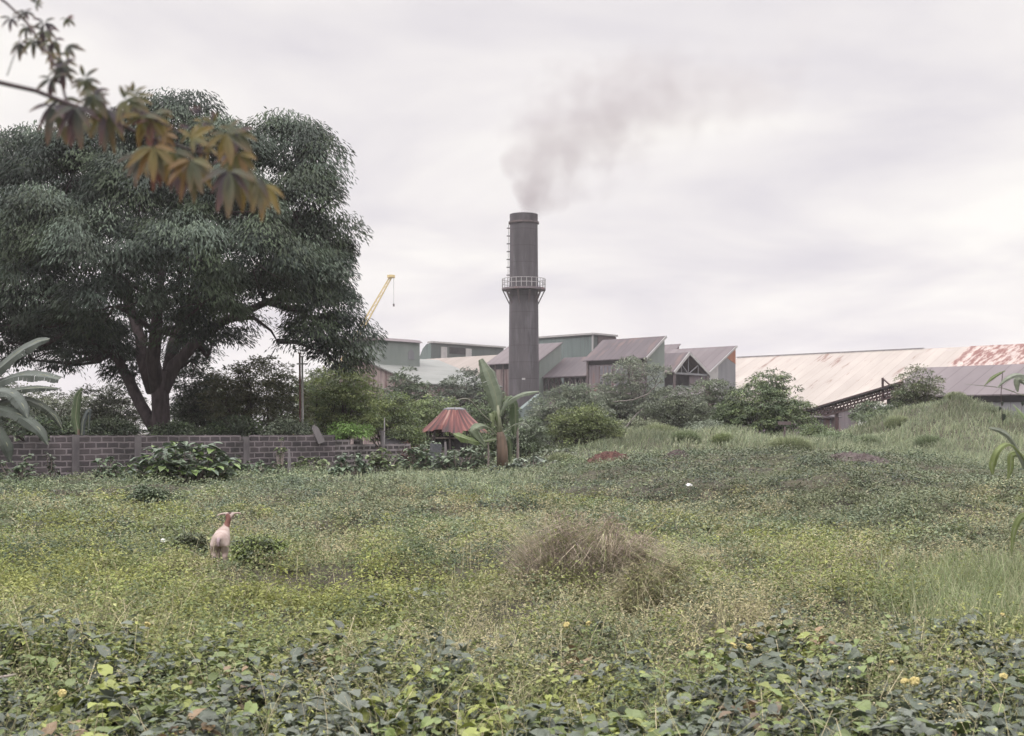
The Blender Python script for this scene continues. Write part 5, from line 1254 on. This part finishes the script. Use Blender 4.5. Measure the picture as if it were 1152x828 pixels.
DRY = [(.18, .14, .128), (.24, .195, .175), (.32, .265, .215), (.14, .115, .108), (.17, .18, .095)]
dry_bush('wide dry brown bush in the middle of the field', 655, 566, 654, 225, 15.2, 12000, DRY, [(.12, .14, .05), (.18, .19, .06)])
dry_bush('smaller dry olive bush just right of the wide dry bush', 742, 616, 690, 100, 13.2, 4600, [(.19, .165, .12), (.26, .22, .155), (.16, .175, .085), (.13, .12, .09)], [(.15, .17, .05), (.2, .2, .06)])
# leafy weeds beside the goat
T('weed_clump', 'bright green leafy weed clump right of the goat', 'weeds', 290, 603, 636, 62, 17.3, [(.10, .13, .045), (.15, .18, .05), (.075, .09, .06)], 2600, .055, 5, per=14, clump=.1, aspect=.5)
T('weed_clump', 'dull green weed clump left of the goat near the white bag', 'weeds', 212, 596, 622, 40, 19.5, [(.075, .09, .055), (.10, .11, .065)], 1500, .055, 4, per=14, clump=.1, aspect=.5)
T('weed_clump', 'dark leafy weed clump on the mat in front of the wall', 'weeds', 165, 548, 570, 42, 30, [(.055, .075, .045), (.08, .10, .06)], 1500, .09, 4, per=14, clump=.15, aspect=.6)

# ------------------------------------------------------------------ goat
gp = P(247, 600, 17.6); gz = float(hgt(gp[0], gp[1])) + .03
def goat():
    vs = [(0, .02, .40), (0, .20, .39), (0, .40, .42), (.035, .49, .53), (.07, .53, .65), (.09, .56, .725), (.10, .64, .71), (.11, .715, .672),
          (.025, .545, .738), (-.04, .535, .732), (-.10, .53, .70), (.155, .545, .738), (.21, .535, .745), (.255, .53, .73),
          (-.062, -.03, .30), (-.076, .02, .205), (-.074, -.05, .135), (-.072, -.03, .06), (-.072, -.02, 0),
          (.062, -.03, .30), (.076, .02, .205), (.074, -.05, .135), (.072, -.03, .06), (.072, -.02, 0),
          (-.055, .40, .32), (-.055, .405, .18), (-.055, .41, .07), (-.055, .42, 0), (.055, .40, .32), (.055, .405, .18), (.055, .41, .07), (.055, .42, 0),
          (0, -.11, .43), (-.005, -.15, .385), (.0, -.15, .315), (0, -.07, .41)]
    es = [(0, 1), (1, 2), (2, 3), (3, 4), (4, 5), (5, 6), (6, 7), (5, 8), (8, 9), (9, 10), (5, 11), (11, 12), (12, 13), (0, 14), (14, 15), (15, 16), (16, 17), (17, 18),
          (0, 19), (19, 20), (20, 21), (21, 22), (22, 23), (2, 24), (24, 25), (25, 26), (26, 27), (2, 28), (28, 29), (29, 30), (30, 31), (0, 35), (35, 32), (32, 33), (33, 34)]
    rd = [(.10, .115), (.125, .13), (.105, .125), (.052, .062), (.036, .042), (.052, .05), (.042, .04), (.028, .028),
          (.02, .016), (.032, .016), (.012, .008), (.02, .016), (.032, .016), (.012, .008)] + [(.062, .085), (.05, .058), (.026, .028), (.016, .016), (.02, .018)] * 2 + \
         [(.042, .05), (.026, .026), (.017, .017), (.02, .018)] * 2 + [(.03, .024), (.024, .018), (.012, .01), (.085, .085)]
    me = bpy.data.meshes.new('goat'); me.from_pydata(vs, es, []); me.update()
    o = bpy.data.objects.new('goat', me); C.objects.link(o)
    o.modifiers.new('skin', 'SKIN').use_smooth_shade = True
    if not me.skin_vertices: me.skin_vertices.new()
    for i, r_ in enumerate(rd): me.skin_vertices[0].data[i].radius = r_
    me.skin_vertices[0].data[0].use_root = True
    ss = o.modifiers.new('sub', 'SUBSURF'); ss.levels = 2; ss.render_levels = 2
    # coat: pale pinkish white, brown stripe along the neck and head, dark lower hind legs, grey tail
    m, t, b, ot = nodes('goat_coat'); N = t.nodes.new; L = t.links.new
    tc = N('ShaderNodeTexCoord'); nz = N('ShaderNodeTexNoise'); nz.inputs['Scale'].default_value = 9; L(tc.outputs['Object'], nz.inputs['Vector'])
    r = N('ShaderNodeValToRGB'); r.color_ramp.elements[0].color = (.27, .20, .18, 1); r.color_ramp.elements[1].color = (.36, .295, .27, 1)
    r.color_ramp.elements[0].position = .35; r.color_ramp.elements[1].position = .65; L(nz.outputs[0], r.inputs[0]); col = r.outputs[0]
    def patchm(center, scale, colr, prev):
        mp = N('ShaderNodeMapping'); mp.vector_type = 'TEXTURE'; mp.inputs['Location'].default_value = center; mp.inputs['Scale'].default_value = scale
        L(tc.outputs['Object'], mp.inputs[0]); ln = N('ShaderNodeVectorMath'); ln.operation = 'LENGTH'; L(mp.outputs[0], ln.inputs[0])
        mr = N('ShaderNodeMapRange'); mr.inputs[1].default_value = 1.12; mr.inputs[2].default_value = .88; L(ln.outputs['Value'], mr.inputs[0])
        mx = N('ShaderNodeMixRGB'); L(mr.outputs[0], mx.inputs[0]); L(prev, mx.inputs[1]); mx.inputs[2].default_value = rgba(colr); return mx.outputs[0]
    col = patchm((.06, .48, .64), (.05, .09, .125), (.13, .055, .045), col)
    col = patchm((.09, .53, .775), (.03, .06, .045), (.05, .025, .025), col)
    col = patchm((0, -.14, .36), (.03, .05, .09), (.26, .20, .215), col)
    col = patchm((-.078, -.05, .12), (.035, .05, .05), (.07, .05, .05), col)
    L(col, b.inputs['Base Color']); b.inputs['Roughness'].default_value = .85
    me.materials.append(m)
    return o
g = goat(); g.location = (gp[0], gp[1], gz); g.rotation_euler = (0, 0, R(7)); g.scale = (1.0, 1.0, 1.0)
tag(g, 'pale pinkish white goat seen from behind with ears spread, head turned away', 'goat')

# ------------------------------------------------------------------ small things
def at(px, py, lift):
    """ground point under a photo pixel, at veg height lift"""
    Y = hit(px, py, lift)
    return np.array(((px - CX) * Y / F, Y, float(hgt((px - CX) * Y / F, Y)) + lift))
M_yl = nmat('yellow_petal', (.36, .30, .11), (.46, .39, .18), 30, .8)
for px, py, s_ in ((825, 727, .040), (843, 728, .034), (833, 715, .024), (1018, 767, .036), (1029, 777, .040), (1129, 768, .036), (637, 704, .036), (662, 702, .028), (70, 822, .036), (166, 703, .03), (1003, 746, .022), (1128, 692, .026)):
    p = at(px, py, .36); n = 12; m = MB(); vv = []; s_ *= .78
    for i in range(6):
        th = .12 + 1.9 * i / 5
        for k_ in range(n):
            a_ = k_ * 6.2832 / n; rr = s_ * (1 + .16 * math.sin(5 * a_ + i) + rng.uniform(-.12, .12))
            vv.append((rr * math.sin(th) * math.cos(a_), rr * math.sin(th) * math.sin(a_), .75 * rr * math.cos(th)))
    m.add(vv, [(i * n + k_, (i + 1) * n + k_, (i + 1) * n + (k_ + 1) % n, i * n + (k_ + 1) % n) for i in range(5) for k_ in range(n)] + [tuple(range(n)), tuple(range(5 * n, 6 * n))[::-1]])
    m.tube([(0, 0, -s_ * .2), (.006, 0, -s_ * 1.3)], .004, 5)
    o = m.build('yellow_flower', M_yl); o.location = p; o.rotation_euler = (R(25) + rng.normal(0, .25), rng.normal(0, .25), rng.uniform(0, 6))
    tag(o, 'small round pale yellow bloom among the nearest leafy weeds', 'flower', 'yellow blooms in the near weeds')
M_plast = nmat('white_plastic', (.60, .60, .60), (.75, .74, .73), 6, .5)
def litter(label, px, py, sc_, lift, name='white_bit', cat='plastic bag'):
    p = at(px, py, lift); n = 12; m = MB(); vv = []
    for i in range(7):
        for k_ in range(n):
            th = math.pi * i / 6; a_ = k_ * 6.2832 / n; rr = 1 + .22 * rng.normal()
            vv.append((sc_ * rr * math.sin(th) * math.cos(a_), sc_ * .7 * rr * math.sin(th) * math.sin(a_), sc_ * .42 * math.cos(th) * rr))
    m.add(vv, [(i * n + k_, i * n + (k_ + 1) % n, (i + 1) * n + (k_ + 1) % n, (i + 1) * n + k_) for i in range(6) for k_ in range(n)])
    o = m.build(name, M_plast); o.location = p; return tag(o, label, cat)
litter('small crumpled white plastic bag in the weeds left of the goat', 185, 609, .085, .22)
litter('small white flower sprig on the dark creeper bank', 775, 546, .075, .2)  # rough white blob standing for a flower sprig
st = MB().tube([at(-30, 772, .26), at(0, 764, .30), at(19, 760, .34)], [.012, .011, .009], 8).build('broken_stick', M_bark_pale)
tag(st, 'pale broken stick poking in at the lower left edge', 'stick')
M_ironsheet = nmat('old_iron_sheet', (.075, .08, .092), (.12, .12, .13), 5, .7)
# sheets of corrugated iron below the hut
def sheet(label, px, y0, y1, wpx, Y, tilt, mat):
    c = P(px, y1, Y); gz = float(hgt(c[0], c[1])); Wd = wpx * Y / F; H = zat(y0, Y) - gz; n = 24
    vv = []; 
    for i in range(n + 1):
        x = (i / n - .5) * Wd; d_ = .015 * math.sin(i * 2.1)
        vv += [(x, d_, 0), (x + .03, d_ + .1, H)]
    o = MB().add(vv, [(2 * i, 2 * i + 2, 2 * i + 3, 2 * i + 1) for i in range(n)]).build('iron_sheet', mat); o.location = (c[0], c[1], gz); o.rotation_euler = (0, R(tilt), R(8))
    so = o.modifiers.new('thickness', 'SOLIDIFY'); so.thickness = .012
    return tag(o, label, 'metal sheet')
sheet('blue grey corrugated sheet standing among creepers left of the hut post', 487, 499, 524, 13, 49.5, 6, M_ironsheet)
sheet('low grey sheet leaning under the banana leaves', 525, 506, 524, 14, 50.5, -8, M_wall_mauve)
M_dull = nmat('dull_dead_wood', (.085, .075, .07), (.15, .135, .125), 4, .95)
# dead leaning branches before the sheds
o = MB().tube([P(690, 503, 70), P(703, 482, 71), P(716, 466, 72), P(724, 459, 72)], [.05, .045, .035, .015], 7).build('dead_branch', M_dull)
tag(o, 'bare grey branch slanting up from the red soil heap', 'branch')
o = MB().tube([P(690, 452, 84), P(712, 450, 84), P(728, 444, 84), P(744, 428, 84)], [.035, .05, .05, .02], 7).build('dead_branch', M_dull)
tag(o, 'bent bare grey branch hanging in front of the flat topped tree', 'branch')
o = MB().tube([P(882, 498, 58), P(883, 480, 58)], .05, 7).box(tuple(P(876, 476.5, 58.2) - np.array((0, .2, .06))), tuple(P(889, 475, 58.2) + np.array((0, .2, .04)))).build('small_sign', M_steel)
tag(o, 'small dark post with a flat board at the foot of the glossy tree', 'sign')
# brush pile right of the block wall
p = P(452, 512, 56); b = Bag(); n = 700
dd = rand_dirs(n); dd[:, 2] *= .5; q = rng.normal(0, 1, (n, 3)) * np.array((.55, .4, .22)) + np.array((0, 0, .4))
b.leaves(q, dd, rand_dirs(n), rng.uniform(.25, .7, n), .02, pal([(.10, .055, .05), (.16, .10, .085), (.07, .05, .05)], n, .2))
o = b.build('brush_pile', M_dry); o.location = (p[0], p[1], float(hgt(p[0], p[1]))); tag(o, 'pile of red brown cut brush right of the pierced wall', 'brush pile')

# ------------------------------------------------------------------ smoke
pxm = 183.0 / F
top = P(588, 240, 183)
path = [(2, -4, 15), (4, 26, 48), (22, 54, 62), (54, 88, 76), (104, 120, 92), (170, 138, 104), (240, 142, 110), (310, 128, 100)]
mb = MB(); cp = [(top[0] + a_ * pxm, top[1], top[2] + c_ * pxm) for a_, c_, r_ in path]
mb.tube(cp, [r_ * pxm * 1.25 for *_, r_ in path], 20)
m = bpy.data.materials.new('smoke'); m.use_nodes = True; t = m.node_tree; t.nodes.clear(); N = t.nodes.new; L = t.links.new
ot = N('ShaderNodeOutputMaterial'); pv = N('ShaderNodeVolumePrincipled'); L(pv.outputs[0], ot.inputs['Volume'])
pv.inputs['Color'].default_value = (.39, .335, .36, 1); pv.inputs['Anisotropy'].default_value = .0
tc = N('ShaderNodeTexCoord'); sp = N('ShaderNodeSeparateXYZ'); L(tc.outputs['Object'], sp.inputs[0])
def mth(op, a_, b_=None, clamp=False):
    n = N('ShaderNodeMath'); n.operation = op; n.use_clamp = clamp
    for i, v_ in enumerate((a_, b_)):
        if v_ is None: continue
        if isinstance(v_, (int, float)): n.inputs[i].default_value = v_
        else: L(v_, n.inputs[i])
    return n.outputs[0]
# rotate by 45 degrees: u along the plume, v across it (metres)
uu = mth('MULTIPLY', mth('ADD', sp.outputs[0], sp.outputs[2]), .70711); vv = mth('MULTIPLY', mth('SUBTRACT', sp.outputs[2], sp.outputs[0]), .70711)
UM = 310 * pxm
un = mth('DIVIDE', uu, UM, True)
def curve(pts, lo, hi):
    """colour ramp as a lookup table of un -> value"""
    r = N('ShaderNodeValToRGB'); L(un, r.inputs[0]); el = r.color_ramp.elements; r.color_ramp.interpolation = 'B_SPLINE' if False else 'LINEAR'
    for i, (p_, v_) in enumerate(pts):
        e_ = el[0] if i == 0 else (el[len(el) - 1] if i == len(pts) - 1 else el.new(p_))
        e_.position = p_; k_ = (v_ - lo) / (hi - lo); e_.color = (k_, k_, k_, 1)
    mr = N('ShaderNodeMapRange'); L(r.outputs[0], mr.inputs[0]); mr.inputs[3].default_value = lo; mr.inputs[4].default_value = hi; return mr.outputs[0]
up_ = [((a_ + c_) / 1.41421 * pxm / UM, (c_ - a_) / 1.41421 * pxm, r_ * pxm) for a_, c_, r_ in path]
vc = curve([(max(0, u_), v_) for u_, v_, r_ in up_], -25, 10); rc = curve([(max(0, u_), r_) for u_, v_, r_ in up_], 0, 10)
dd = mth('SUBTRACT', vv, vc); dist = mth('SQRT', mth('ADD', mth('MULTIPLY', dd, dd), mth('MULTIPLY', sp.outputs[1], sp.outputs[1])))
rel_ = mth('DIVIDE', dist, rc)
nz = N('ShaderNodeTexNoise'); nz.inputs['Scale'].default_value = .26; nz.inputs['Detail'].default_value = 4; nz.inputs['Roughness'].default_value = .55; L(tc.outputs['Object'], nz.inputs['Vector'])
nb = mth('MULTIPLY', mth('SUBTRACT', nz.outputs[0], .5), 2.4)
shape = mth('ADD', mth('SUBTRACT', .95, rel_), nb, True)
fade = curve([(0, .95), (.04, 1.35), (.13, .80), (.32, .56), (.65, .46), (1.0, .10)], 0, 2)
L(mth('MULTIPLY', mth('MULTIPLY', shape, fade), .105), pv.inputs['Density'])
o = mb.build('smoke', m); 
for vtx in o.data.vertices: vtx.co -= Vector(top)
o.location = top
tag(o, 'brownish grey smoke drifting up and right from the chimney', 'smoke', kind='stuff')

# ------------------------------------------------------------------ haze
hm = bpy.data.materials.new('haze'); hm.use_nodes = True; t = hm.node_tree; t.nodes.clear()
ot = t.nodes.new('ShaderNodeOutputMaterial'); pv = t.nodes.new('ShaderNodeVolumePrincipled'); t.links.new(pv.outputs[0], ot.inputs['Volume'])
pv.inputs['Color'].default_value = (.93, .90, .95, 1); pv.inputs['Density'].default_value = .00032; pv.inputs['Anisotropy'].default_value = .3
HAZE = True
if HAZE:
    tag(MB().box((-1560, -1560, -1.6), (1560, 1560, 86)).build('haze', hm), 'thin pale haze over the field and factory', 'haze', kind='stuff')
